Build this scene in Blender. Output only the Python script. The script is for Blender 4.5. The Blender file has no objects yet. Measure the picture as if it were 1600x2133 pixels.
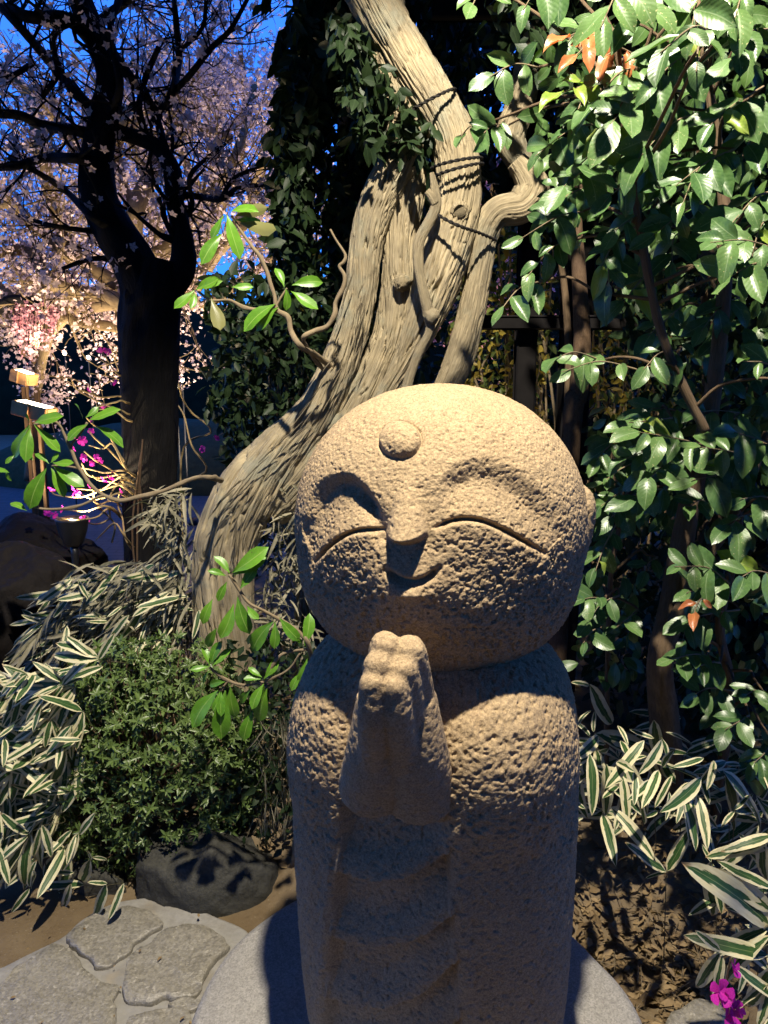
import bpy, bmesh, math, random
import numpy as np
from mathutils import Vector, Matrix
random.seed(7); rng = np.random.default_rng(7)
SC = bpy.context.scene
COL = SC.collection

# ------------------------------------------------------------------ camera
CAM_H, PITCH, FPX = 1.75, math.radians(11.0), 1602.0
cam_d = bpy.data.cameras.new('camera'); cam = bpy.data.objects.new('camera', cam_d); COL.objects.link(cam)
cam.location = (0, 0, CAM_H); cam.rotation_euler = (math.pi/2 - PITCH, 0, 0)
cam_d.sensor_fit = 'VERTICAL'; cam_d.angle = 2*math.atan(1066.5/FPX)
cam_d.clip_start = 0.02; cam_d.clip_end = 400
SC.camera = cam

# ------------------------------------------------------------------ dusk sky
w = bpy.data.worlds.new('World'); SC.world = w; w.use_nodes = True
nt = w.node_tree; nt.nodes.clear()
sky = nt.nodes.new('ShaderNodeTexSky'); sky.sky_type = 'NISHITA'; sky.sun_disc = False
sky.sun_elevation = math.radians(3.0); sky.sun_rotation = math.radians(200); sky.ozone_density = 8.0
sky.air_density = 1.0; sky.dust_density = 0.0
tint = nt.nodes.new('ShaderNodeMixRGB'); tint.blend_type = 'MIX'; tint.inputs[0].default_value = .72
tint.inputs[2].default_value = (0.062, 0.215, 1.0, 1)      # even blue of the hour after sunset
bg = nt.nodes.new('ShaderNodeBackground'); bg.inputs[1].default_value = 1.38
out = nt.nodes.new('ShaderNodeOutputWorld')
nt.links.new(sky.outputs[0], tint.inputs[1]); nt.links.new(tint.outputs[0], bg.inputs[0]); nt.links.new(bg.outputs[0], out.inputs[0])

# ------------------------------------------------------------------ lamps
def spot(name, loc, target, power, color, angle, blend, radius):
    d = bpy.data.lights.new(name, 'SPOT'); d.energy = power; d.color = color
    d.spot_size = math.radians(angle); d.spot_blend = blend; d.shadow_soft_size = radius
    o = bpy.data.objects.new(name, d); COL.objects.link(o); o.location = loc
    o.rotation_euler = (Vector(target)-Vector(loc)).to_track_quat('-Z', 'Y').to_euler()
    return o
# the garden floodlight up on its pole in front of the statue
spot('floodlight_beam', (0.14, 0.92, 3.98), (0.24, 2.08, 1.0), 1040, (1.0, 0.90, 0.75), 84, 0.35, 0.035)

# ------------------------------------------------------------------ output
SC.view_settings.view_transform = 'Standard'; SC.view_settings.look = 'None'
SC.view_settings.exposure = 0.0; SC.view_settings.gamma = 1.0; SC.view_settings.use_curve_mapping = False
SC.render.engine = 'CYCLES'
SC.cycles.use_denoising = True
SC.cycles.use_adaptive_sampling = True; SC.cycles.adaptive_threshold = 0.02
SC.cycles.max_bounces = 6; SC.cycles.diffuse_bounces = 3; SC.cycles.glossy_bounces = 3
SC.cycles.transmission_bounces = 4; SC.cycles.transparent_max_bounces = 6
SC.cycles.sample_clamp_indirect = 4.0
SC.cycles.caustics_reflective = False; SC.cycles.caustics_refractive = False

# ------------------------------------------------------------------ helpers
CP, SP = math.cos(PITCH), math.sin(PITCH)
def ray(px, py):
    x = (px-800)/FPX; y = (1066.5-py)/FPX
    return np.array([x, CP + y*SP, -SP + y*CP])
def P(px, py, Y):                       # the point on a photo ray at distance Y
    d = ray(px, py); return np.array([0, 0, CAM_H]) + d*(Y/d[1])
def PZ(px, py, z):                      # the point on a photo ray at height z
    d = ray(px, py); return np.array([0, 0, CAM_H]) + d*((z-CAM_H)/d[2])
def proj(V):
    V = np.asarray(V, float); dx = V[..., 0]; dy = V[..., 1]; dz = V[..., 2]-CAM_H
    f = dy*CP - dz*SP; u = dy*SP + dz*CP
    return 800 + FPX*dx/f, 1066.5 - FPX*u/f
def pxm(Y): return Y*1.02/FPX           # metres per photo pixel at distance Y

def hash3(ix, iy, iz, seed):
    h = (ix.astype(np.uint32)*np.uint32(374761393) + iy.astype(np.uint32)*np.uint32(668265263)
         + iz.astype(np.uint32)*np.uint32(2147483647) + np.uint32((seed*1274126177) & 0xffffffff))
    h = (h ^ (h >> np.uint32(13)))*np.uint32(1274126177)
    h = h ^ (h >> np.uint32(16)); h = h*np.uint32(2246822519); h = h ^ (h >> np.uint32(15))
    return h.astype(np.float64)/4294967295.0*2-1
def vnoise(Pn, freq=1.0, seed=0):
    q = np.asarray(Pn, float)*freq; i = np.floor(q).astype(np.int64); f = q-i; f = f*f*f*(f*(f*6-15)+10)
    r = 0
    for a in (0, 1):
        wx = f[..., 0] if a else 1-f[..., 0]
        for b in (0, 1):
            wy = f[..., 1] if b else 1-f[..., 1]
            for c in (0, 1):
                wz = f[..., 2] if c else 1-f[..., 2]
                r = r + wx*wy*wz*hash3(i[..., 0]+a, i[..., 1]+b, i[..., 2]+c, seed)
    return r
def fbm(Pn, freq=1.0, octv=3, seed=0):
    r = 0; a = 1; t = 0
    for k in range(octv):
        r = r + a*vnoise(np.asarray(Pn)+k*3.17, freq*(2.03**k), seed+k); t += a; a *= .5
    return r/t
def sm(x):
    x = np.clip(x, 0, 1); return x*x*(3-2*x)

def catmull(pts, n):
    pts = np.asarray(pts, float)
    if len(pts) == 2:
        t = np.linspace(0, 1, n)[:, None]; return pts[0]*(1-t)+pts[1]*t
    p = np.vstack([2*pts[0]-pts[1], pts, 2*pts[-1]-pts[-2]]); m = len(pts)-1
    t = np.linspace(0, m-1e-9, n); i = t.astype(int); f = (t-i)[:, None]
    a, b, c, d = p[i], p[i+1], p[i+2], p[i+3]
    return .5*((2*b)+(-a+c)*f+(2*a-5*b+4*c-d)*f**2+(-a+3*b-3*c+d)*f**3)

def mk_mesh(name, V, F, uv=None, attrs=None, smooth=True):
    V = np.ascontiguousarray(V, np.float32); F = np.ascontiguousarray(F, np.int32); k = F.shape[1]
    me = bpy.data.meshes.new(name)
    me.vertices.add(len(V)); me.vertices.foreach_set('co', V.ravel())
    me.loops.add(F.size); me.loops.foreach_set('vertex_index', F.ravel())
    me.polygons.add(len(F)); me.polygons.foreach_set('loop_start', np.arange(0, F.size, k, dtype=np.int32))
    try: me.polygons.foreach_set('loop_total', np.full(len(F), k, np.int32))
    except Exception: pass
    me.polygons.foreach_set('use_smooth', np.full(len(F), smooth, bool))
    if uv is not None:
        l = me.uv_layers.new(name='UVMap'); l.data.foreach_set('uv', np.ascontiguousarray(uv[F.ravel()], np.float32).ravel())
    for an, av in (attrs or {}).items():
        av = np.ascontiguousarray(av, np.float32)
        if av.ndim == 1:
            at = me.attributes.new(an, 'FLOAT', 'POINT'); at.data.foreach_set('value', av)
        else:
            at = me.attributes.new(an, 'FLOAT_VECTOR', 'POINT'); at.data.foreach_set('vector', av.ravel())
    me.update(calc_edges=True); me.validate(clean_customdata=False)
    return me
def link(name, me, mat=None, parent=None, loc=None):
    o = bpy.data.objects.new(name, me); COL.objects.link(o)
    if mat is not None and not me.materials: me.materials.append(mat)
    if parent is not None: o.parent = parent
    if loc is not None: o.location = loc
    return o
def thing(name, label, cat, loc=(0, 0, 0), rz=0, group=None):
    o = bpy.data.objects.new(name, None); COL.objects.link(o); o.empty_display_size = .05
    o.location = loc; o.rotation_euler = (0, 0, rz); o['label'] = label; o['category'] = cat
    if group: o['group'] = group
    return o
def tag(o, label, cat, group=None):
    o['label'] = label; o['category'] = cat
    if group: o['group'] = group
    return o
def grid_faces(nu, nv, wrap=True):      # nv rows of nu verts
    i = np.arange(nu if wrap else nu-1); j = np.arange(nv-1)
    I, J = np.meshgrid(i, j); I2 = (I+1) % nu
    return np.stack([J*nu+I, J*nu+I2, (J+1)*nu+I2, (J+1)*nu+I], -1).reshape(-1, 4)
def nrm(v):
    v = np.asarray(v, float); return v/max(1e-9, np.linalg.norm(v))

def tube(pts, rad, rings=24, sides=8, amp=0.0, absamp=0.0, afreq=3.0, lfreq=4.0, twist=0.0, seed=0, cap=True, fiss=0.0):
    """swept tube; returns V, F(quads), bark coords"""
    C = catmull(np.column_stack([np.asarray(pts, float), np.asarray(rad, float)]), rings)
    R = np.maximum(C[:, 3], 1e-4); C = C[:, :3]
    T = np.gradient(C, axis=0); T /= np.linalg.norm(T, axis=1)[:, None]+1e-9
    S = np.concatenate([[0], np.cumsum(np.linalg.norm(np.diff(C, axis=0), axis=1))])
    N = np.zeros_like(C); up = np.array([0, -1., 0]) if abs(T[0][1]) < .9 else np.array([1., 0, 0])
    n = nrm(up - T[0]*np.dot(up, T[0]))
    for i in range(rings):
        n = nrm(n - T[i]*np.dot(n, T[i])); N[i] = n
    B = np.cross(T, N)
    th = np.linspace(0, 2*np.pi, sides, endpoint=False)
    TH = th[None, :] + twist*S[:, None]
    bk = np.stack([np.repeat(np.cos(th)[None], rings, 0), np.repeat(np.sin(th)[None], rings, 0), np.repeat(S[:, None], sides, 1)], -1)
    rr = np.repeat(R[:, None], sides, 1)
    if amp or absamp:
        q = bk*np.array([afreq, afreq, lfreq]) + seed*7.1
        n1 = 1-2*np.abs(vnoise(q, 1.0, seed)); n2 = 1-2*np.abs(vnoise(q, 2.1, seed+3)); n3 = vnoise(bk*np.array([.8, .8, lfreq*.6])+seed, 1.0, seed+9)
        rr = rr*(1+amp*(n3*.8)) + absamp*(n1*.7+n2*.4)
        if fiss:
            wq = q+np.stack([.5*n3, .5*np.roll(n3, 7, 0), 0*n3], -1)
            f1 = vnoise(wq, 1.35, seed+21); f2 = vnoise(wq, 2.9, seed+22); f3 = vnoise(wq, 6.3, seed+23)
            f4 = vnoise(bk*np.array([1.3, 1.3, lfreq*1.4])+seed*2.3, 1.0, seed+31)
            rr = rr - fiss*(1.5*np.exp(-(f1/.07)**2)*sm(.55+1.3*f4)+.5*np.exp(-(f2/.14)**2)*sm(.5-1.2*f4)+.25*f3)
    V = C[:, None]+N[:, None]*(np.cos(TH)*rr)[..., None]+B[:, None]*(np.sin(TH)*rr)[..., None]
    F = grid_faces(sides, rings)
    V = V.reshape(-1, 3); bk = bk.reshape(-1, 3)
    if cap:
        for e, row in ((0, 0), (rings-1, (rings-1)*sides)):
            k = len(V); V = np.vstack([V, C[e]]); bk = np.vstack([bk, [0, 0, S[e]]])
            idx = row+np.arange(sides); nx = row+(np.arange(sides)+1) % sides
            f = np.stack([nx, idx, np.full(sides, k), np.full(sides, k)], -1) if e == 0 else np.stack([idx, nx, np.full(sides, k), np.full(sides, k)], -1)
            F = np.vstack([F, f])
    return V, F, bk
def join(parts):
    Vs, Fs, Bs = [], [], []; o = 0
    for V, F, B in parts:
        Vs.append(V); Fs.append(F+o); Bs.append(B); o += len(V)
    return np.vstack(Vs), np.vstack(Fs), np.vstack(Bs)
def fix(me):                            # quads that repeat a vertex (caps) become triangles
    return me
def tube_mesh(name, parts, off=(0, 0, 0)):
    V, F, B = join(parts) if isinstance(parts, list) else parts
    V = V-np.asarray(off)
    tri = F[:, 2] == F[:, 3]
    if tri.any():
        T = F[tri][:, :3]; Q = F[~tri]
        Q2 = np.vstack([Q[:, [0, 1, 2]], Q[:, [0, 2, 3]]]); F = np.vstack([Q2, T])
    return mk_mesh(name, V, F, attrs={'bk': B})

# ------------------------------------------------------------------ materials
def new_mat(name):
    m = bpy.data.materials.new(name); m.use_nodes = True; t = m.node_tree
    b = t.nodes['Principled BSDF']; return m, t, b
def N(t, typ, **kw):
    n = t.nodes.new(typ)
    for k, v in kw.items():
        if k.startswith('i_'):
            key = k[2:]; key = int(key) if key.isdigit() else key.replace('_', ' ')
            n.inputs[key].default_value = v
        else: setattr(n, k, v)
    return n
def ramp(t, fac, stops):
    r = t.nodes.new('ShaderNodeValToRGB'); e = r.color_ramp.elements
    e[0].position, e[0].color = stops[0][0], (*stops[0][1], 1)
    e[1].position, e[1].color = stops[1][0], (*stops[1][1], 1)
    for p, c in stops[2:]:
        x = e.new(p); x.color = (*c, 1)
    t.links.new(fac, r.inputs[0]); return r.outputs[0]
def mix(t, fac, a, b, mode='MIX'):
    m = t.nodes.new('ShaderNodeMixRGB'); m.blend_type = mode
    for i, v in ((0, fac), (1, a), (2, b)):
        if hasattr(v, 'is_linked') or hasattr(v, 'links'): t.links.new(v, m.inputs[i])
        elif isinstance(v, (int, float)): m.inputs[i].default_value = v
        else: m.inputs[i].default_value = (*v, 1)
    return m.outputs[0]
def noise(t, vec, scale, detail=4, rough=.55):
    n = N(t, 'ShaderNodeTexNoise'); n.inputs['Scale'].default_value = scale; n.inputs['Detail'].default_value = detail; n.inputs['Roughness'].default_value = rough
    if vec is not None: t.links.new(vec, n.inputs['Vector'])
    return n.outputs['Fac']
def math_(t, op, a, b=None):
    m = t.nodes.new('ShaderNodeMath'); m.operation = op
    for i, v in ((0, a), (1, b)):
        if v is None: continue
        if isinstance(v, (int, float)): m.inputs[i].default_value = v
        else: t.links.new(v, m.inputs[i])
    return m.outputs[0]
def bump(t, b, h, strength, dist, prev=None):
    n = t.nodes.new('ShaderNodeBump'); n.inputs['Strength'].default_value = strength; n.inputs['Distance'].default_value = dist
    t.links.new(h, n.inputs['Height'])
    if prev is not None: t.links.new(prev, n.inputs['Normal'])
    t.links.new(n.outputs[0], b.inputs['Normal']); return n.outputs[0]

def stone_mat(name, ca, cb, cc, scale=1.0, rough=.9, spec=.2, bstr=.6, fleck=None, bd=.004, stain=None, grain=0):
    m, t, b = new_mat(name)
    co = N(t, 'ShaderNodeTexCoord').outputs['Object']
    big = noise(t, co, 5*scale, 5); fine = noise(t, co, 140*scale, 4, .7); mid = noise(t, co, 38*scale, 5, .65)
    c = ramp(t, big, [(.3, ca), (.7, cb)])
    c = mix(t, ramp(t, fine, [(.42, (0, 0, 0)), (.62, (.75, .75, .75))]), c, cc)
    c2 = mix(t, ramp(t, mid, [(.35, (.35, .35, .35)), (.6, (0, 0, 0))]), c, tuple(x*.55 for x in ca))
    if fleck is not None:
        sp = noise(t, co, 75*scale, 3, .6)
        c2 = mix(t, ramp(t, sp, [(.63, (0, 0, 0)), (.68, (1, 1, 1))]), c2, fleck)
    if stain is not None:
        mp = N(t, 'ShaderNodeMapping'); mp.inputs['Scale'].default_value = (7, 7, 1.6); t.links.new(co, mp.inputs[0])
        c2 = mix(t, ramp(t, noise(t, mp.outputs[0], 1.0, 6, .65), [(.48, (0, 0, 0)), (.75, (.6, .6, .6))]), c2, stain)
        c2 = mix(t, ramp(t, noise(t, co, 11, 5, .7), [(.60, (0, 0, 0)), (.72, (.45, .45, .45))]), c2, tuple(min(1, x*2.1) for x in stain))
    if grain:
        vo = N(t, 'ShaderNodeTexVoronoi', i_Scale=grain); t.links.new(co, vo.inputs['Vector'])
        c2 = mix(t, .32, c2, ramp(t, vo.outputs['Color'], [(.15, tuple(x*.45 for x in cb)), (.85, tuple(min(1, x*1.5) for x in ca))]))
    t.links.new(c2, b.inputs['Base Color'])
    b.inputs['Roughness'].default_value = rough; b.inputs['Specular IOR Level'].default_value = spec
    h = math_(t, 'ADD', math_(t, 'MULTIPLY', mid, 1.0), math_(t, 'MULTIPLY', fine, .45))
    bump(t, b, h, bstr, bd)
    return m
def bark_mat(name, ca, cb, cc, streak=9, lf=2.2, bstr=.8, bd=.006, rough=.85, lichen=None):
    m, t, b = new_mat(name)
    at = N(t, 'ShaderNodeAttribute', attribute_name='bk').outputs['Vector']
    mp = N(t, 'ShaderNodeMapping'); mp.inputs['Scale'].default_value = (streak, streak, lf); t.links.new(at, mp.inputs[0])
    co = N(t, 'ShaderNodeTexCoord').outputs['Object']
    wv = noise(t, co, 9, 3)
    s1 = noise(t, mp.outputs[0], 1.0, 6, .68); s2 = noise(t, mp.outputs[0], 3.1, 4, .6)
    c = ramp(t, s1, [(.32, ca), (.68, cb)])
    c = mix(t, ramp(t, wv, [(.35, (0, 0, 0)), (.75, (.8, .8, .8))]), c, cc)
    c = mix(t, ramp(t, s2, [(.36, (.45, .45, .45)), (.5, (0, 0, 0))]), c, tuple(x*.5 for x in ca))
    if lichen is not None:
        c = mix(t, ramp(t, noise(t, co, 5.5, 6, .7), [(.52, (0, 0, 0)), (.66, (.7, .7, .7))]), c, lichen)
        c = mix(t, ramp(t, noise(t, co, 13, 5, .75), [(.60, (0, 0, 0)), (.70, (.6, .6, .6))]), c, tuple(x*.33 for x in ca))
    t.links.new(c, b.inputs['Base Color']); b.inputs['Roughness'].default_value = rough; b.inputs['Specular IOR Level'].default_value = .15
    h = math_(t, 'ADD', s1, math_(t, 'MULTIPLY', s2, .5)); bump(t, b, h, bstr, bd)
    return m
def leaf_mat(name, ca, cb, rib, rough=.32, spec=.5, veins=9.0, trans=.25, tcol=None, back=None, objrand=True, speck=None):
    """leaf blade from UV: midrib, side veins, tone by object (or per-leaf attribute)"""
    m, t, b = new_mat(name)
    uvn = N(t, 'ShaderNodeUVMap'); sx = N(t, 'ShaderNodeSeparateXYZ'); t.links.new(uvn.outputs[0], sx.inputs[0])
    u = math_(t, 'ABSOLUTE', math_(t, 'SUBTRACT', sx.outputs[0], .5)); v = sx.outputs[1]
    r = N(t, 'ShaderNodeObjectInfo').outputs['Random'] if objrand else N(t, 'ShaderNodeAttribute', attribute_name='rnd').outputs['Fac']
    c = ramp(t, r, [(0.0, ca), (1.0, cb)])
    co = N(t, 'ShaderNodeTexCoord').outputs['Object']
    mott = noise(t, co, 7 if objrand else 60, 3)
    c = mix(t, ramp(t, mott, [(.3, (.0, .0, .0)), (.75, (.45, .45, .45))]), c, tuple(min(1, x*1.5) for x in cb))
    if speck is not None:
        sp = noise(t, co, 16, 3, .7)
        c = mix(t, ramp(t, math_(t, 'ADD', sp, math_(t, 'MULTIPLY', r, .08)), [(.70, (0, 0, 0)), (.74, (.9, .9, .9))]), c, speck)
    ribf = ramp(t, u, [(.012, (1, 1, 1)), (.035, (0, 0, 0))])
    # chevron veins
    ph = math_(t, 'MULTIPLY', math_(t, 'SUBTRACT', v, math_(t, 'MULTIPLY', u, .55)), veins*2*math.pi)
    sn = math_(t, 'SINE', ph)
    c = mix(t, math_(t, 'MULTIPLY', math_(t, 'GREATER_THAN', sn, .93), .12), c, rib)
    c = mix(t, math_(t, 'MULTIPLY', ribf, .8), c, rib)
    if back is not None:
        bf = N(t, 'ShaderNodeNewGeometry').outputs['Backfacing']; c = mix(t, bf, c, back)
    t.links.new(c, b.inputs['Base Color'])
    b.inputs['Roughness'].default_value = rough; b.inputs['Specular IOR Level'].default_value = spec
    h = math_(t, 'SUBTRACT', math_(t, 'MULTIPLY', sn, -.5), math_(t, 'MULTIPLY', ribf, 1.2))
    bump(t, b, h, .05, .004)
    if trans:
        tr = N(t, 'ShaderNodeBsdfTranslucent'); 
        tc = mix(t, 1.0, c, tcol or (1.0, 1.25, .35), 'MULTIPLY'); t.links.new(tc, tr.inputs[0])
        ms = N(t, 'ShaderNodeMixShader'); ms.inputs[0].default_value = trans
        t.links.new(b.outputs[0], ms.inputs[1]); t.links.new(tr.outputs[0], ms.inputs[2])
        t.links.new(ms.outputs[0], t.nodes['Material Output'].inputs[0])
    return m
def plain_mat(name, col, rough=.8, spec=.3, nz=None, emit=None, estr=0, trans=0):
    m, t, b = new_mat(name)
    co = N(t, 'ShaderNodeTexCoord').outputs['Object']
    c = ramp(t, noise(t, co, nz or 20, 4), [(.3, tuple(x*.7 for x in col)), (.7, tuple(min(1, x*1.15) for x in col))])
    t.links.new(c, b.inputs['Base Color']); b.inputs['Roughness'].default_value = rough; b.inputs['Specular IOR Level'].default_value = spec
    if emit is not None:
        b.inputs['Emission Color'].default_value = (*emit, 1); b.inputs['Emission Strength'].default_value = estr
    if trans:
        tr = N(t, 'ShaderNodeBsdfTranslucent'); t.links.new(c, tr.inputs[0])
        ms = N(t, 'ShaderNodeMixShader'); ms.inputs[0].default_value = trans
        t.links.new(b.outputs[0], ms.inputs[1]); t.links.new(tr.outputs[0], ms.inputs[2])
        t.links.new(ms.outputs[0], t.nodes['Material Output'].inputs[0])
    return m
# ------------------------------------------------------------------ the stone statue
M_STATUE = stone_mat('statue_stone', (.41, .305, .175), (.33, .243, .14), (.215, .155, .095), rough=.95, spec=.12, bstr=1.0, bd=.0045, stain=(.20, .135, .075), grain=420)
def polydist(x, y, poly, closed=False):
    poly = np.asarray(poly, float); best = np.full(x.shape, 1e9); par = np.zeros(x.shape)
    n = len(poly)-1+(1 if closed else 0); L = 0
    for i in range(n):
        a = poly[i]; b = poly[(i+1) % len(poly)]; d = b-a; l2 = d@d+1e-9
        t = np.clip(((x-a[0])*d[0]+(y-a[1])*d[1])/l2, 0, 1)
        dd = np.hypot(x-a[0]-t*d[0], y-a[1]-t*d[1])
        k = dd < best; best[k] = dd[k]; par[k] = (i+t[k])/n
    return best, par
def inside(x, y, poly):
    poly = np.asarray(poly, float); c = np.zeros(x.shape, bool); n = len(poly)
    for i in range(n):
        a = poly[i]; b = poly[(i+1) % n]
        if a[1] == b[1]: continue
        k = ((a[1] > y) != (b[1] > y)) & (x < (b[0]-a[0])*(y-a[1])/(b[1]-a[1])+a[0]); c ^= k
    return c
def stone_rough(W, k=1.0, pf=120):
    n1 = fbm(W, 95, 3, 11); n2 = fbm(W, 230, 2, 21); n0 = fbm(W, 28, 2, 5)
    pits = np.clip(fbm(W, pf, 2, 41)-.12, 0, 1)
    return k*(.0019*n1+.0014*n2+.0012*n0)-.0095*np.maximum(0, k-.3)*pits

S_LOC = np.array([.113, 1.6, .1]); S_ROT = math.radians(-13)
statue = thing('stone_statue', 'smiling round-headed stone monk statue with palms pressed together on a stone slab', 'statue', S_LOC, S_ROT)
cR, sR = math.cos(S_ROT), math.sin(S_ROT); RM = np.array([[cR, -sR, 0], [sR, cR, 0], [0, 0, 1]])
def to_world(L): return L@RM.T + S_LOC
def to_local(W): return (W-S_LOC)@RM

def build_head():
    HC = np.array([.004, 0, 1.315]); a, b, c = .306, .292, .2926
    # columns crowd the front
    n1, n2 = 660, 110
    th = np.concatenate([np.linspace(-1.75, 1.75, n1), np.linspace(1.75, 2*np.pi-1.75, n2+2)[1:-1]])
    ph = np.concatenate([np.linspace(-np.pi/2+.002, -1.0, 30, endpoint=False), np.linspace(-1.0, .9, 400, endpoint=False), np.linspace(.9, np.pi/2-.002, 60)])
    TH, PH = np.meshgrid(th, ph)
    # full cheeks: the lower half is squarer than an ellipse
    ne = np.where(PH < 0, 2.0+.72*sm(-PH/.45), 2.08); cp_, sp_ = np.abs(np.cos(PH)), np.abs(np.sin(PH))
    rr = (cp_**ne+sp_**ne)**(-1/ne); Cc, Ss = cp_*rr, np.sin(PH)*rr
    L = np.stack([a*Cc*np.sin(TH), -b*Cc*np.cos(TH), c*Ss], -1)
    Nn = np.stack([Cc**(ne-2)*L[..., 0]/a**2, Cc**(ne-2)*L[..., 1]/b**2, np.sign(Ss)*np.abs(Ss)**(ne-1)/c], -1); Nn /= np.linalg.norm(Nn, axis=-1)[..., None]
    L = L+HC
    Wd = to_world(L); NW = Nn@RM.T
    front = ((Wd-np.array([0, 0, CAM_H]))*NW).sum(-1) < 0
    x, y = proj(Wd)
    D = np.zeros(x.shape)
    m = front & (x > 600) & (x < 1240) & (y > 850) & (y < 1330)
    X, Y = x[m], y[m]; d = np.zeros(X.shape)
    # sockets under the brows
    eyeL = catmull([(655, 1170), (690, 1133), (735, 1108), (797, 1103)], 30); eyeR = catmull([(910, 1097), (950, 1083), (1000, 1084), (1058, 1108), (1135, 1152)], 30)
    archL = catmull([(628, 1070), (640, 1030), (672, 994), (720, 980), (761, 1004), (788, 1046), (799, 1085), (803, 1114)], 30)
    polyL = np.vstack([archL, eyeL[::-1], [(630, 1110)]])
    iL = inside(X, Y, polyL); dl, _ = polydist(X, Y, archL)
    de, _ = polydist(X, Y, eyeL); dep = (.022+.010*sm((X-700)/80))*sm(dl/26)*sm(de/80)**.7*sm((X-618)/45)
    d -= np.where(iL, dep, 0)
    archR = catmull([(1180, 1075), (1142, 1024), (1097, 980), (1037, 950), (978, 949), (930, 972), (903, 1015), (896, 1090)], 30)
    polyR = np.vstack([archR, eyeR, [(1180, 1110)]])
    iR = inside(X, Y, polyR); dr, _ = polydist(X, Y, archR)
    de, _ = polydist(X, Y, eyeR); dep = .019*sm(dr/50)*sm(de/95)**.8*sm((1190-X)/70)
    d -= np.where(iR, dep, 0)
    # cheeks swell below the closed lids
    for e, s in ((eyeL, .8), (eyeR, 1.0)):
        de, pe = polydist(X, Y, e); yl = np.interp(X, e[:, 0], e[:, 1])
        below = (Y > yl) & (X > e[:, 0].min()-20) & (X < e[:, 0].max()+20)
        d += np.where(below, s*.005*sm(de/14)*(1-sm((de-20)/110)), 0)*sm((X-e[:, 0].min()+20)/30)*sm((e[:, 0].max()+20-X)/30)
        tap = sm(pe/.12)*sm((1-pe)/.15)
        d -= .020*np.exp(-(de/4.2)**2)*(.25+.75*tap)
    # muzzle, nose, mouth
    d += .012*np.exp(-((X-858)/85)**2-((Y-1195)/52)**2)
    t = np.clip((Y-985)/(1122-985), 0, 1); xc = 850-2*t; wd = 20+30*t**1.3
    lat = np.clip(1-((X-xc)/wd)**2, 0, 1)**.95
    yb = 1128-20*((X-xc)/wd)**2; d += .042*t**1.6*lat*sm((yb+8-Y)/16)*(Y > 985)
    wl, _ = polydist(X, Y, catmull([(752, 1020), (775, 1050), (789, 1085), (796, 1118)], 20)); d -= .010*np.exp(-(wl/15)**2)*sm((Y-1015)/50)
    mo = catmull([(810, 1184), (833, 1199), (862, 1206), (892, 1198), (916, 1178)], 30); dm, pm = polydist(X, Y, mo)
    d -= .021*np.exp(-(dm/7.0)**2)*(.35+.65*sm(pm/.2)*sm((1-pm)/.2))
    d += .007*np.exp(-((X-862)/30)**2-((Y-1226)/8)**2) + .020*np.exp(-((X-882)/150)**2-((Y-1245)/75)**2)
    # round mark on the brow
    r = np.hypot(X-833, (Y-917)*1.16)/43; d += np.where(r < 1, .019*np.sqrt(np.clip(1-r*r, 0, 1)), 0) - .003*np.exp(-((r-1.06)/.06)**2)
    D[m] = d
    D += stone_rough(Wd, (.72+.6*sm((y-1060)/150)*front)*(1-.5*np.exp(-((x-858)/75)**2-((y-1185)/45)**2)), 150)
    L = L+Nn*D[..., None]
    nu = len(th); F = grid_faces(nu, len(ph))
    me = mk_mesh('head', L.reshape(-1, 3), F)
    return link('head', me, M_STATUE, statue)
build_head()

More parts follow.
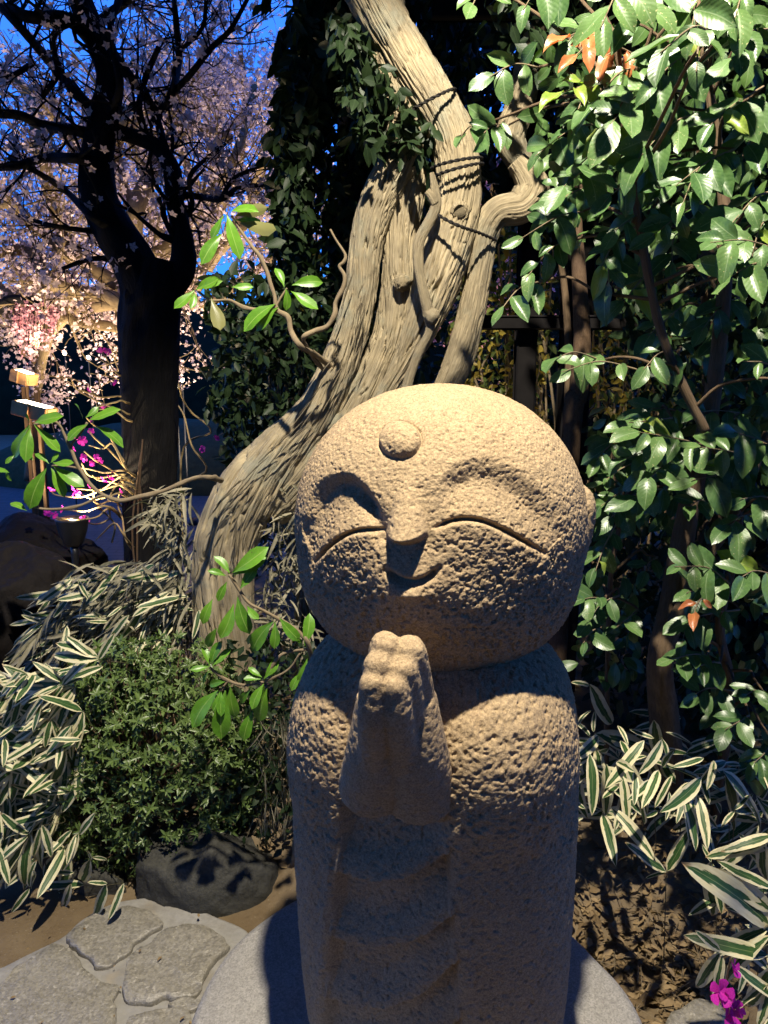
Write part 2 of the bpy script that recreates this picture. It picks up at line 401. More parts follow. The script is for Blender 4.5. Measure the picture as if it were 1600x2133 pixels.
def build_body():
    zk = [.0, .03, .07, .25, .44, .63, .81, .92, .98, 1.03, 1.08, 1.12]
    ak = [.272, .292, .306, .318, .321, .321, .315, .305, .290, .262, .20, .10]
    n1, n2 = 560, 90
    th = np.concatenate([np.linspace(-1.8, 1.8, n1), np.linspace(1.8, 2*np.pi-1.8, n2+2)[1:-1]])
    zz = np.linspace(0, 1.12, 520)
    A = np.interp(zz, zk, ak); ker = np.ones(15)/15; A = np.convolve(np.pad(A, 7, 'edge'), ker, 'valid')
    TH, Z = np.meshgrid(th, zz); Ag = np.repeat(A[:, None], len(th), 1)
    ex = 2.25; cx, sx = np.cos(TH), np.sin(TH)
    rr = (np.abs(sx)**ex+np.abs(cx)**ex)**(-1/ex)
    bf = (.54+.32*sm((Z-.02)/.84)); L = np.stack([Ag*rr*sx, -Ag*bf*rr*cx, Z], -1)
    Nn = np.stack([sx/1., -cx/.84, np.gradient(A, zz)[:, None]*-1.0*np.ones_like(TH)], -1); Nn /= np.linalg.norm(Nn, axis=-1)[..., None]
    Wd = to_world(L); NW = Nn@RM.T
    front = ((Wd-np.array([0, 0, CAM_H]))*NW).sum(-1) < .05
    x, y = proj(Wd); D = np.zeros(x.shape)
    m = front; X, Y = x[m], y[m]; d = np.zeros(X.shape)
    # upper arms under the robe
    r2 = ((X-1030)/185)**2+((Y-1590)/230)**2; d += .052*np.clip(1-r2, 0, 1)**1.3
    r2 = ((X-668)/85)**2+((Y-1560)/170)**2; d += .026*np.clip(1-r2, 0, 1)**1.1
    # the robe front lies deeper between the hanging sleeves
    le = np.array([(716, 1640), (704, 1750), (692, 1900), (680, 2050), (668, 2200)]); re = np.array([(930, 1680), (944, 1800), (953, 1950), (960, 2050), (966, 2200)])
    xl = np.interp(Y, le[:, 1], le[:, 0]); xr = np.interp(Y, re[:, 1], re[:, 0])
    d -= .024*sm((X-xl)/14)*sm((xr-X)/16)*sm((Y-1640)/30)
    d += .008*np.exp(-((X-xl+10)/14)**2)*sm((Y-1660)/40) + .008*np.exp(-((X-xr-12)/16)**2)*sm((Y-1690)/40)
    for f in ([(694, 1808), (780, 1834), (850, 1824), (938, 1768)], [(688, 1945), (780, 1970), (870, 1952), (948, 1895)], [(676, 2072), (770, 2100), (870, 2072), (955, 1990)], [(672, 2185), (780, 2210), (880, 2180), (960, 2110)]):
        f = catmull(f, 24); df, _ = polydist(X, Y, f); yf = np.interp(X, f[:, 0], f[:, 1]); up = Y < yf
        d += .030*np.where(up, 1-sm(df/75), 1-sm(df/9))*sm((X-xl)/10)*sm((xr-X)/12)
    D[m] = d
    D += stone_rough(Wd, 1.3-.4*sm((y-1720)/120), 108)
    L = L+Nn*D[..., None]
    F = grid_faces(len(th), len(zz))
    link('body', mk_mesh('body', L.reshape(-1, 3), F), M_STATUE, statue)
build_body()

def remeshed(name, parts, voxel, rough_k, parent, mat, smooth_it=2):
    V, F, B = join(parts)
    tri = F[:, 2] == F[:, 3]; Q = F[~tri]
    F = np.vstack([Q[:, [0, 1, 2]], Q[:, [0, 2, 3]], F[tri][:, :3]])
    me = mk_mesh('tmp', V, F); ob = bpy.data.objects.new('tmp', me); COL.objects.link(ob)
    md = ob.modifiers.new('r', 'REMESH'); md.mode = 'VOXEL'; md.voxel_size = voxel
    md2 = ob.modifiers.new('s', 'SMOOTH'); md2.factor = .5; md2.iterations = smooth_it
    dg = bpy.context.evaluated_depsgraph_get(); ev = ob.evaluated_get(dg); m2 = bpy.data.meshes.new_from_object(ev)
    bpy.data.objects.remove(ob); bpy.data.meshes.remove(me)
    n = len(m2.vertices); co = np.empty(n*3, np.float32); m2.vertices.foreach_get('co', co); co = co.reshape(-1, 3).astype(float)
    no = np.empty(n*3, np.float32); m2.vertices.foreach_get('normal', no); no = no.reshape(-1, 3)
    co = co + no*stone_rough(co, rough_k)[:, None]
    m2.name = name; return m2, co
def set_co(me, co, off_fn):
    me.vertices.foreach_set('co', np.ascontiguousarray(off_fn(co), np.float32).ravel())
    me.polygons.foreach_set('use_smooth', np.ones(len(me.polygons), bool)); me.update()

def build_hands():
    parts = []
    def finger(tip, knuckle, root, r):
        t = P(*tip); k = P(*knuckle); w_ = P(*root)
        up = nrm(t-k)
        parts.append(tube([t+up*r*.72, t+up*r*.55, t+up*r*.1, t-up*r*.8, k, w_], [r*.30, r*.66, r*.95, r*1.05, r*1.1, r*1.15], 50, 24))
    # pairs: middle, ring, little (the little fingers stand in front)
    for (tip, kn, ro, r) in [((803, 1343, 1.222), (800, 1440, 1.265), (800, 1580, 1.33), .0275), ((853, 1352, 1.222), (868, 1440, 1.265), (880, 1580, 1.33), .0280),
                             ((789, 1381, 1.200), (786, 1460, 1.232), (792, 1600, 1.31), .0255), ((838, 1390, 1.200), (850, 1465, 1.232), (868, 1600, 1.31), .0262),
                             ((777, 1421, 1.183), (776, 1500, 1.20), (780, 1620, 1.29), .0235), ((822, 1425, 1.183), (830, 1500, 1.20), (850, 1620, 1.29), .0242)]:
        finger(tip, kn, ro, r)
    # palms and wrists, then the sleeves that carry them
    parts.append(tube([P(795, 1450, 1.27), P(785, 1560, 1.29), P(775, 1640, 1.345)], [.044, .056, .066], 24, 24))
    parts.append(tube([P(855, 1450, 1.27), P(865, 1560, 1.29), P(875, 1650, 1.345)], [.046, .060, .072], 24, 24))
    parts.append(tube([P(865, 1600, 1.33), P(905, 1640, 1.345), P(950, 1650, 1.375), P(1010, 1600, 1.42)], [.052, .052, .056, .04], 30, 26))
    me, co = remeshed('hands', parts, .0032, .6, statue, M_STATUE, 12)
    set_co(me, co, to_local); link('hands', me, M_STATUE, statue)
build_hands()

def build_ear(s):
    # long-lobed ear, flattened against the side of the head
    lc = np.array([.004+s*.276, .05, 1.31])
    parts = [tube([lc+np.array([s*.004, .01, .085]), lc+np.array([s*.012, .0, .05]), lc+np.array([s*.010, -.005, -.02]), lc+np.array([-s*.012, -.012, -.10]), lc+np.array([-s*.05, -.012, -.17])],
                  [.018, .034, .030, .030, .020], 40, 24),
             tube([lc+np.array([s*.010, .03, .07]), lc+np.array([s*.016, .045, .03]), lc+np.array([s*.006, .03, -.04])], [.016, .02, .014], 24, 16)]
    parts = [(to_world(V), F, B) for V, F, B in parts]
    me, co = remeshed('ear', parts, .004, .9, statue, M_STATUE)
    set_co(me, co, to_local); link('ear', me, M_STATUE, statue)
build_ear(1); build_ear(-1)

# round slab below it
def slab(name, ctr, r, z0, z1, wob, seed, mat):
    prof = [(0, 1.0), (.5, 1.0), (.85, 1.0), (.955, .985), (.985, .92), (1.0, .75), (.995, .35), (.97, 0)]
    n = 128; th = np.linspace(0, 2*np.pi, n, endpoint=False); rows = []
    for q, h in prof[1:]:
        w_ = 1+wob*vnoise(np.stack([np.cos(th)*1.5, np.sin(th)*1.5, np.full(n, seed)], -1), 1.3, seed)
        z = z0+(z1-z0)*h
        pts = np.stack([np.cos(th)*r*q*w_, np.sin(th)*r*q*w_, np.full(n, z)], -1)
        pts[:, 2] += .004*vnoise(pts+seed, 9, seed)
        rows.append(pts)
    V = np.vstack([[[0, 0, z1]]]+rows); k = len(rows)
    F = grid_faces(n, k)+1
    T = np.stack([np.zeros(n, int), 1+np.arange(n), 1+(np.arange(n)+1) % n], -1)
    F = np.vstack([F[:, [0, 2, 1]], F[:, [0, 3, 2]], T])
    V[:, 2] -= 0
    me = mk_mesh(name, V, F); return link(name, me, mat, None, (ctr[0], ctr[1], 0))
M_SLAB = stone_mat('slab_stone', (.33, .315, .275), (.265, .25, .22), (.21, .20, .18), scale=.5, rough=.7, spec=.35, bstr=.5, bd=.004, stain=(.17, .16, .14), grain=260)
tag(slab('stone_slab', (.075, 1.68), .585, .0, .1, .03, 3, M_SLAB), 'smooth grey round stone slab that carries the smiling statue', 'slab')
# ------------------------------------------------------------------ ground, path, rocks
def gheight(x, y):
    x = np.asarray(x, float); y = np.asarray(y, float)
    lf = sm((.0-x)/.5)
    start = 2.25*lf + 2.0*(1-lf)
    bed = sm((y-start)/(.55*lf+.75*(1-lf)))*(.34*lf+.36*(1-lf))*(1-sm((y-5.0)/1.4)*lf)
    q = np.stack([x, y, np.zeros_like(x)], -1)
    return bed + .012*fbm(q, 5, 3, 4)*(.3+.7*sm(bed/.1)) - .004
def axis(segs):
    return np.unique(np.concatenate([np.linspace(a, b, n) for a, b, n in segs]))
gx = axis([(-70, -6, 20), (-6, -2, 40), (-2, 2.2, 260), (2.2, 6, 40), (6, 70, 20)])
gy = axis([(-40, 0, 14), (0, 1.2, 20), (1.2, 3.4, 170), (3.4, 8, 90), (8, 90, 40)])
GX, GY = np.meshgrid(gx, gy)
me = mk_mesh('ground', np.stack([GX, GY, gheight(GX, GY)], -1).reshape(-1, 3), grid_faces(len(gx), len(gy), False))
m, t, b = new_mat('damp_earth')
co = N(t, 'ShaderNodeTexCoord').outputs['Object']
c = ramp(t, noise(t, co, 6, 6), [(.3, (.115, .078, .038)), (.7, (.17, .125, .068))])
c = mix(t, ramp(t, noise(t, co, 70, 4, .7), [(.55, (0, 0, 0)), (.75, (.5, .5, .5))]), c, (.05, .035, .02))
c = mix(t, ramp(t, noise(t, co, 130, 2, .5), [(.70, (0, 0, 0)), (.73, (.7, .7, .7))]), c, (.30, .25, .17))
t.links.new(c, b.inputs['Base Color']); b.inputs['Roughness'].default_value = .62; b.inputs['Specular IOR Level'].default_value = .35
bump(t, b, noise(t, co, 60, 6, .7), .5, .01)
ground = link('ground', me, m); ground['kind'] = 'structure'

M_FLAG = stone_mat('flagstone', (.27, .25, .20), (.22, .205, .17), (.17, .155, .125), scale=.6, rough=.34, spec=.6, bstr=.9, bd=.008, fleck=(.42, .39, .32), stain=(.13, .115, .08), grain=150)
M_MORTAR = stone_mat('mortar', (.31, .30, .27), (.26, .25, .225), (.23, .22, .20), scale=.4, rough=.6, spec=.4, bstr=.25, bd=.004, stain=(.15, .125, .085))
def poly_sheet(name, pts, z, mat, kind=None, parent=None, th=.0, rnd=.0, seed=0, sub=.018, jag=0):
    """flat-topped stone from an outline: rounded rim, uneven top"""
    pts = np.asarray(pts, float)[:, :2]; n = len(pts)
    C = catmull(np.vstack([pts, pts[:1]]), 90)[:-1] if n > 5 else catmull(np.vstack([pts, pts[:1]]), 60)[:-1]
    if jag: C = C + jag*np.stack([vnoise(np.column_stack([C, np.zeros(len(C))]), 28, seed), vnoise(np.column_stack([C, np.ones(len(C))]), 28, seed+1)], -1)
    ctr = C.mean(0); rows = []
    for s, zz in ((.985, z-th), (1.0, z-th*.35), (.99, z-th*.1), (.97, z), (.8, z), (.6, z), (.4, z), (.2, z)):
        q = ctr+(C-ctr)*s; zq = np.full(len(C), zz)
        if rnd and s < .98: zq = zq + rnd*fbm(np.column_stack([q, np.zeros(len(C))+seed]), 14, 3, seed)
        rows.append(np.column_stack([q, zq]))
    V = np.vstack(rows+[[[*ctr, z]]]); k = len(C); F = grid_faces(k, len(rows)); li = (len(rows)-1)*k
    T = np.stack([li+np.arange(k), li+(np.arange(k)+1) % k, np.full(k, len(V)-1)], -1)
    # outlines drawn clockwise or not: make the top face up
    a = C; area = np.sum(a[:, 0]*np.roll(a[:, 1], -1)-np.roll(a[:, 0], -1)*a[:, 1])
    F = np.vstack([F[:, [0, 1, 2]], F[:, [0, 2, 3]], T])
    if area < 0: F = F[:, ::-1]
    o = link(name, mk_mesh(name, V, F), mat, parent)
    if kind: o['kind'] = kind
    return o
pxpoly = lambda L, z: [PZ(x, y, z) for x, y in L]
path = poly_sheet('path', pxpoly([(0, 2015), (60, 1985), (130, 1950), (165, 1918), (215, 1888), (270, 1872), (355, 1868), (445, 1905), (525, 1945), (590, 2050), (600, 2300), (300, 2500), (-250, 2500), (-250, 2100)], .018), .018, M_MORTAR, 'structure', th=.03, rnd=.003, seed=4)
FL = [[(-4, 2050), (60, 1992), (128, 1962), (165, 1995), (200, 2034), (242, 2052), (240, 2090), (236, 2140), (232, 2300), (-200, 2300), (-180, 2130)],
      [(133, 1957), (162, 1925), (215, 1895), (270, 1888), (328, 1903), (336, 1927), (280, 1962), (258, 1990), (205, 2016), (168, 1980)],
      [(282, 1978), (342, 1936), (395, 1922), (478, 1958), (445, 2000), (425, 2040), (405, 2068), (345, 2078), (268, 2090), (256, 2052), (264, 2012)],
      [(252, 2140), (272, 2110), (332, 2099), (400, 2106), (420, 2300), (240, 2300)],
      [(350, 2090), (385, 2076), (420, 2080), (430, 2096), (380, 2098)]]
for i, f in enumerate(FL):
    poly_sheet('flagstone', pxpoly(f, .034), .034, M_FLAG, None, path, th=.024, rnd=.009, seed=i+10, jag=.010)
o = poly_sheet('flat_stone', pxpoly([(1380, 2140), (1402, 2106), (1458, 2078), (1502, 2092), (1512, 2135), (1520, 2300), (1390, 2300)], .05), .05, M_FLAG, th=.07, rnd=.008, seed=31, jag=.006)
tag(o, 'flat grey-green stone among dead leaves next to a magenta blossom', 'stone')

def boulder(name, ctr, rad, mat, label, seed, amp=.18):
    bm = bmesh.new(); bmesh.ops.create_icosphere(bm, subdivisions=6, radius=1.0); me = bpy.data.meshes.new(name); bm.to_mesh(me); bm.free()
    n = len(me.vertices); co = np.empty(n*3, np.float32); me.vertices.foreach_get('co', co); d = co.reshape(-1, 3).astype(float)
    # planar facets: clip by random planes, then roughen
    r = np.ones(n); rg = np.random.default_rng(seed)
    for k in range(16):
        v = nrm(rg.normal(size=3)); h = rg.uniform(.66, .92); c_ = d@v; r = np.where(c_ > .05, np.minimum(r, h/np.maximum(c_, .05)), r)
    r = r*(1+amp*.5*fbm(d+seed, 1.6, 3, seed)) + .055*fbm(d+seed, 6, 5, seed+4)
    V = d*r[:, None]*np.asarray(rad)
    me.vertices.foreach_set('co', np.ascontiguousarray(V, np.float32).ravel()); me.polygons.foreach_set('use_smooth', np.ones(len(me.polygons), bool)); me.update()
    o = link(name, me, mat, None, ctr); tag(o, label, 'rock'); return o
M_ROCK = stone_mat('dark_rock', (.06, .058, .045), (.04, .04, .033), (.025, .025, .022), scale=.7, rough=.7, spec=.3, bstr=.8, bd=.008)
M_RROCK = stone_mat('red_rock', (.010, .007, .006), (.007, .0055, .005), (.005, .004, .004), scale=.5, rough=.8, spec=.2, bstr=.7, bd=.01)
boulder('boulder', (P(425, 1850, 2.36)-[0, 0, .05]), (.28, .20, .31), M_ROCK, 'dark mossy boulder under the clipped azalea, behind the round slab', 5)
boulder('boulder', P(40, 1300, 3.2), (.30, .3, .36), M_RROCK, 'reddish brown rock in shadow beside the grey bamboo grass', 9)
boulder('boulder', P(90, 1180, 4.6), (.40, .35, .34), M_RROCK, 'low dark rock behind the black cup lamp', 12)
boulder('boulder', P(215, 1840, 2.35)-[0, 0, .04], (.16, .10, .14), M_ROCK, 'small dark stone under the striped bamboo grass at the path edge', 17)

# ------------------------------------------------------------------ leaves
def leaf_mesh(name, ratio, seed, mat, nseg=6, wide=.5, fold=.18, droop=.18, wave=.04, tip=.75, stalk=.06, twist=.0):
    """leaf of unit length along +Y, face +Z; quads 4 across"""
    rg = np.random.default_rng(seed)
    v = np.linspace(0, 1, nseg+1); vv = np.clip((v-stalk)/(1-stalk), 0, 1)
    a = wide/(1-wide)*tip
    hw = np.power(vv, a)*np.power(1-vv, tip); hw = hw/hw.max()*ratio*.5; hw[0] = .006; hw[-1] = .003
    us = np.array([-1, -.5, 0, .5, 1.0])
    dr = droop*(1+rg.uniform(-.4, .4)); fo = fold*(1+rg.uniform(-.4, .4)); ph = rg.uniform(0, 6)
    side = rg.uniform(-.06, .06)
    V = []; UV = []
    for i, t_ in enumerate(v):
        for u in us:
            x = u*hw[i]+side*math.sin(t_*math.pi); z = fo*abs(u)*hw[i]*1.6 - dr*t_*t_ + wave*math.sin(ph+t_*9+(u > 0)*1.7)*abs(u)*ratio*2
            tw = twist*t_*rg.uniform(.8, 1.2); x, z = x*math.cos(tw)-z*math.sin(tw)*0, z+x*math.sin(tw)
            V.append((x, t_*(1-.25*dr*t_), z)); UV.append((u*.5+.5, t_))
    F = grid_faces(5, nseg+1, False)
    me = mk_mesh(name, np.array(V), F, uv=np.array(UV)); me.materials.append(mat); return me
def frame(base, d, n, s):
    d = nrm(d); n = np.asarray(n, float); x = np.cross(d, n)
    if np.linalg.norm(x) < 1e-4: x = np.cross(d, [1, 0, 0.1])
    x = nrm(x); z = np.cross(x, d)
    return Matrix(((x[0]*s, d[0]*s, z[0]*s, base[0]), (x[1]*s, d[1]*s, z[1]*s, base[1]), (x[2]*s, d[2]*s, z[2]*s, base[2]), (0, 0, 0, 1)))
LAMP = np.array([.14, .92, 3.98]); CAMP = np.array([0, 0, CAM_H])
def facing(p, kl=.6, kc=.5, jit=.35):
    return nrm(nrm(LAMP-p)*kl+nrm(CAMP-p)*kc+rng.normal(size=3)*jit)
def put_leaf(me, base, d, n, s, root, parent, name='leaf'):
    o = bpy.data.objects.new(name, me); COL.objects.link(o)
    o.parent = parent
    M_ = frame(base, d, n, s); M_.translation -= Vector(root.location); o.matrix_basis = M_
    return o
def twig_obj(name, polys, root, mat, parent=None, sides=6):
    """polys: list of (points, radii)"""
    parts = [tube(p, np.asarray(r)*.8, max(6, 8*len(p)), sides, amp=.45, lfreq=45, seed=k) for k, (p, r) in enumerate(polys)]
    return link(name, tube_mesh(name, parts, np.array(root.location)), mat, parent or root)

G_A, G_B = (.030, .085, .028), (.055, .135, .035)
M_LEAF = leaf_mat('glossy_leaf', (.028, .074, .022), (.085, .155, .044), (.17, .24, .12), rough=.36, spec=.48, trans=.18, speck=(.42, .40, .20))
M_LEAFY = leaf_mat('young_leaf', (.14, .24, .03), (.24, .30, .05), (.30, .36, .12), rough=.35, spec=.5, trans=.35)
M_LEAFO = leaf_mat('copper_leaf', (.30, .085, .03), (.38, .15, .05), (.45, .22, .10), rough=.35, spec=.5, trans=.3, tcol=(1.1, .7, .4))
M_RHODO = leaf_mat('rhododendron_leaf', (.065, .18, .014), (.12, .28, .022), (.28, .42, .10), rough=.36, spec=.45, veins=12, trans=.25, back=(.17, .17, .06), speck=(.10, .07, .03))
M_TWIG = bark_mat('twig_bark', (.20, .15, .085), (.30, .24, .15), (.14, .11, .07), streak=3, lf=40, bd=.002)
M_TWIGB = bark_mat('brown_twig_bark', (.09, .055, .03), (.15, .10, .06), (.06, .04, .03), streak=3, lf=40, bd=.002)
L_CAM = [leaf_mesh('glossy_leaf', random.uniform(.44, .56), k, M_LEAF, nseg=6, wide=.47, fold=random.uniform(.1, .35), droop=random.uniform(.1, .4), wave=.03, tip=.62) for k in range(10)]
L_YNG = [leaf_mesh('young_leaf', .42, k+20, M_LEAFY, wide=.47, fold=.4, droop=.35, wave=.08, tip=.8) for k in range(3)]
L_COP = [leaf_mesh('copper_leaf', .42, k+30, M_LEAFO, wide=.47, fold=.4, droop=.35, wave=.08, tip=.8) for k in range(3)]
L_RHO = [leaf_mesh('rhododendron_leaf', .36, k+40, M_RHODO, wide=.60, fold=.16, droop=.2, wave=.03, tip=.55, stalk=.09) for k in range(6)]

STARTS = {}; STEMS = {}
def connect(root):
    C = np.vstack(STEMS[root.name]); parts = []
    for p0 in STARTS[root.name]:
        sc_ = np.linalg.norm((C-p0)*[1, 1, 1.0], axis=1)+np.maximum(0, C[:, 2]-p0[2]+.05)*1.5; q = C[int(np.argmin(sc_))]
        parts.append(tube([q, q*.6+p0*.4+[0, 0, .03]+rng.normal(size=3)*.015, q*.25+p0*.75+[0, 0, .02], p0], [.0055, .0045, .0035, .0028], 14, 6, amp=.2, lfreq=20))
    o = link('side_branch', tube_mesh('side_branch', parts, np.array(root.location)), M_BRANCH, root); o['kind'] = 'stuff'
# --- the glossy evergreen shrub: sprays of leaves along twigs
def spray(root, p0, p1, n, ls, meshes, mat, rad=.0022, sag=.02, jit=.4, tiplf=True):
    p0 = np.asarray(p0); p1 = np.asarray(p1); mid = (p0+p1)/2+np.array([0, 0, sag])+rng.normal(size=3)*.008
    STARTS.setdefault(root.name, []).append(p0)
    pts = [p0, mid, p1]; tw = twig_obj('twig', [(pts, [rad*1.6, rad, rad*.6])], root, mat)
    C = catmull(pts, 40); ax = nrm(p1-p0); pl = facing(mid, .55, .55, .15)
    side = nrm(np.cross(ax, pl))
    for k in range(n):
        f = .18+.82*(k+.5)/n if n > 1 else 1
        q = C[min(39, int(f*39))]; s = 1 if k % 2 else -1
        last = tiplf and k == n-1
        ang = 0.15 if last else random.uniform(.75, 1.25)
        d = ax*math.cos(ang)+side*s*math.sin(ang)+np.array([0, 0, -.30])+rng.normal(size=3)*.16
        nn = nrm(pl+facing(q, .4, .3, jit)*.7+np.array([0, 0, .15]))
        ms_ = L_YNG if (meshes is L_CAM and random.random() < .04) else meshes
        put_leaf(random.choice(ms_), q+rng.normal(size=3)*.002, d, nn, ls*random.uniform(.55, 1.1), root, tw)
    return tw
sh_base = np.array([1.02, 2.55, float(gheight(1.02, 2.55))])
shrub = thing('evergreen_shrub', 'tall glossy-leaved evergreen shrub spilling its lit sprays around the dark trellis', 'shrub', sh_base)
def spx(root, a, b, Y, n, lpx=78, meshes=L_CAM, dy=-.1, mat=None, **kw):
    p0 = P(a[0], a[1], Y); p1 = P(b[0], b[1], Y+dy); spray(root, p0, p1, n, lpx*pxm(Y), meshes, mat or M_TWIG, **kw)
UP = [((1120, 140), (1020, 160), 1.75, 4, 62), ((1300, 262), (1115, 325), 1.75, 7, 74), ((1290, 330), (1160, 400), 1.7, 5, 78), ((1215, 440), (1080, 500), 1.8, 6, 70),
      ((1250, 380), (1130, 470), 1.85, 5, 70), ((1175, 505), (1095, 580), 1.8, 5, 66), ((1130, 585), (1040, 650), 1.8, 4, 68), ((1420, 190), (1270, 260), 1.6, 7, 92),
      ((1500, 230), (1330, 330), 1.6, 8, 95), ((1420, 330), (1260, 420), 1.62, 7, 88), ((1530, 310), (1390, 400), 1.58, 7, 96), ((1350, 140), (1240, 210), 1.65, 6, 88),
      ((1460, 120), (1350, 180), 1.6, 6, 90), ((1590, 180), (1480, 260), 1.6, 7, 88), ((1600, 60), (1520, 130), 1.6, 6, 86), ((1610, 270), (1540, 330), 1.65, 6, 84),
      ((1380, 400), (1280, 480), 1.7, 6, 78), ((1460, 420), (1360, 490), 1.7, 6, 76), ((1330, 470), (1250, 560), 1.75, 6, 76), ((1420, 480), (1400, 560), 1.75, 5, 74),
      ((1300, -30), (1250, 60), 1.5, 5, 100), ((1400, -40), (1330, 50), 1.55, 6, 90), ((1480, -30), (1440, 60), 1.55, 6, 86), ((1180, -40), (1090, 20), 1.7, 5, 76),
      ((1570, -40), (1530, 40), 1.55, 6, 84), ((1260, 30), (1180, 90), 1.8, 5, 66), ((1290, 60), (1200, 120), 1.85, 4, 60), ((1600, 400), (1520, 470), 1.6, 5, 92),
      ((1620, 520), (1480, 505), 1.5, 7, 90), ((1620, 560), (1500, 590), 1.52, 5, 84), ((1610, 460), (1560, 560), 1.6, 5, 84), ((1360, 560), (1290, 640), 1.85, 4, 70),
      ((1290, 520), (1270, 600), 1.8, 4, 78), ((1250, 330), (1200, 350), 1.7, 4, 72), ((1330, 770), (1170, 775), 1.65, 5, 80), ((1250, 750), (1160, 745), 1.66, 3, 78),
      ((1420, 730), (1340, 770), 1.7, 4, 76), ((1620, 790), (1545, 752), 1.5, 4, 70), ((1420, 640), (1350, 700), 1.9, 5, 66), ((1540, 620), (1460, 690), 1.9, 5, 66),
      ((1000, 262), (960, 285), 2.0, 2, 66), ((1060, 260), (1000, 285), 2.0, 5, 60), ((1015, -30), (980, 20), 1.8, 3, 66), ((1480, 340), (1420, 430), 1.6, 6, 88), ((1230, 200), (1190, 280), 1.72, 5, 70)]
for a, b_, Y, n, l in UP: spx(shrub, a, b_, Y+.30, n, l)
# young yellow and copper shoots
for a, b_, n, ms in [((1250, 100), (1165, 85), 2, L_COP), ((1270, 85), (1195, 120), 4, L_COP), ((1330, 120), (1265, 115), 3, L_COP), ((1235, 175), (1165, 195), 4, L_YNG), ((1290, 270), (1225, 300), 3, L_YNG), ((1480, 60), (1420, 100), 2, L_YNG)]:
    spx(shrub, a, b_, 1.95, n, 66, ms)
# broad pale leaves close under the lamp
for a, b_, n in [((1480, 70), (1375, 110), 5), ((1490, 90), (1450, 150), 3)]: spx(shrub, a, b_, 1.3, n, 92)
# stems
def stem(L, Y, rpx):
    pts = [P(q[0], q[1], Y+(q[3] if len(q) > 3 else 0)) for q in L]; return pts, [q[2]*pxm(Y) for q in L]
M_BRANCH = bark_mat('shrub_bark', (.11, .075, .042), (.19, .135, .08), (.08, .055, .035), streak=2.5, lf=9, bd=.005)
def bark_obj(name, pts, rad, root, mat, rings=60, sides=20, **kw):
    return link(name, tube_mesh(name, tube(pts, rad, rings, sides, **kw), np.array(root.location)), mat, root)
for L, Y in [([(1400, 1640, 34, .35), (1385, 1500, 32, .15), (1375, 1380, 28), (1395, 1290, 27), (1410, 1200, 24), (1430, 1080, 20), (1470, 900, 17), (1500, 700, 14), (1510, 450, 11), (1480, 200, 8), (1450, 0, 6)], 2.15),
             ([(1400, 1300, 14), (1450, 1200, 11), (1540, 1050, 9), (1600, 900, 7)], 2.1), ([(1470, 900, 10), (1380, 700, 8), (1330, 450, 6), (1300, 200, 5)], 1.95)]:
    p, r = stem(L, Y, 0)
    if L[0][1] > 1500: p[0] = np.array([p[0][0], p[0][1], float(gheight(p[0][0], p[0][1]))-.03])
    bark_obj('stem', p, r, shrub, M_BRANCH, 70, 18, amp=.18, absamp=.0025, lfreq=7, seed=3); STEMS.setdefault(shrub.name, []).append(catmull(p, 60))

lo_base = np.array([1.15, 2.2, float(gheight(1.15, 2.2))])
lshrub = thing('evergreen_shrub', 'low glossy shrub with oval dark leaves crowding beside the ear of the statue', 'shrub', lo_base)
LO = [((1400, 870), (1310, 880), 1.95, 6, 74), ((1480, 930), (1330, 900), 1.9, 8, 78), ((1600, 960), (1450, 930), 1.85, 8, 80), ((1620, 930), (1530, 900), 1.85, 6, 80), ((1420, 930), (1290, 960), 1.95, 7, 70),
      ((1560, 990), (1440, 1000), 1.85, 6, 84), ((1410, 1020), (1320, 1040), 1.95, 6, 72), ((1330, 960), (1250, 1010), 2.0, 6, 62), ((1620, 1050), (1540, 1040), 1.85, 5, 88), ((1580, 1070), (1520, 1100), 1.85, 4, 84),
      ((1340, 1060), (1270, 1080), 2.0, 6, 62), ((1300, 900), (1240, 960), 2.05, 6, 58), ((1290, 1080), (1240, 1190), 1.95, 6, 60), ((1300, 1020), (1245, 1060), 1.98, 5, 58), ((1390, 960), (1350, 1000), 1.9, 5, 70),
      ((1260, 1250), (1210, 1250), 1.9, 4, 58), ((1290, 1240), (1225, 1300), 1.95, 5, 58), ((1330, 1270), (1280, 1310), 2.05, 4, 52), ((1250, 1310), (1215, 1340), 1.9, 4, 56),
      ((1520, 1215), (1405, 1180), 1.8, 7, 80), ((1620, 1200), (1540, 1205), 1.75, 5, 88), ((1500, 1240), (1430, 1235), 1.8, 4, 74), ((1540, 1270), (1430, 1290), 1.85, 4, 66),
      ((1470, 1365), (1395, 1375), 1.85, 6, 68), ((1500, 1380), (1430, 1400), 1.85, 4, 66), ((1590, 1440), (1550, 1450), 1.8, 5, 62), ((1530, 1440), (1440, 1450), 1.85, 5, 62),
      ((1560, 1490), (1510, 1520), 1.75, 5, 76), ((1610, 1540), (1570, 1590), 1.8, 4, 66), ((1430, 860), (1350, 850), 2.1, 5, 62), ((1540, 860), (1450, 860), 2.05, 5, 66), ((1480, 1060), (1430, 1060), 2.0, 5, 66),
      ((1370, 1160), (1340, 1200), 2.1, 3, 56), ((1450, 1270), (1420, 1340), 1.9, 4, 52)]
for a, b_, Y, n, l in LO: spx(lshrub, a, b_, Y+.12, n, l, sag=.01)
spx(lshrub, (1470, 1250), (1440, 1290), 1.85, 3, 48, L_COP)
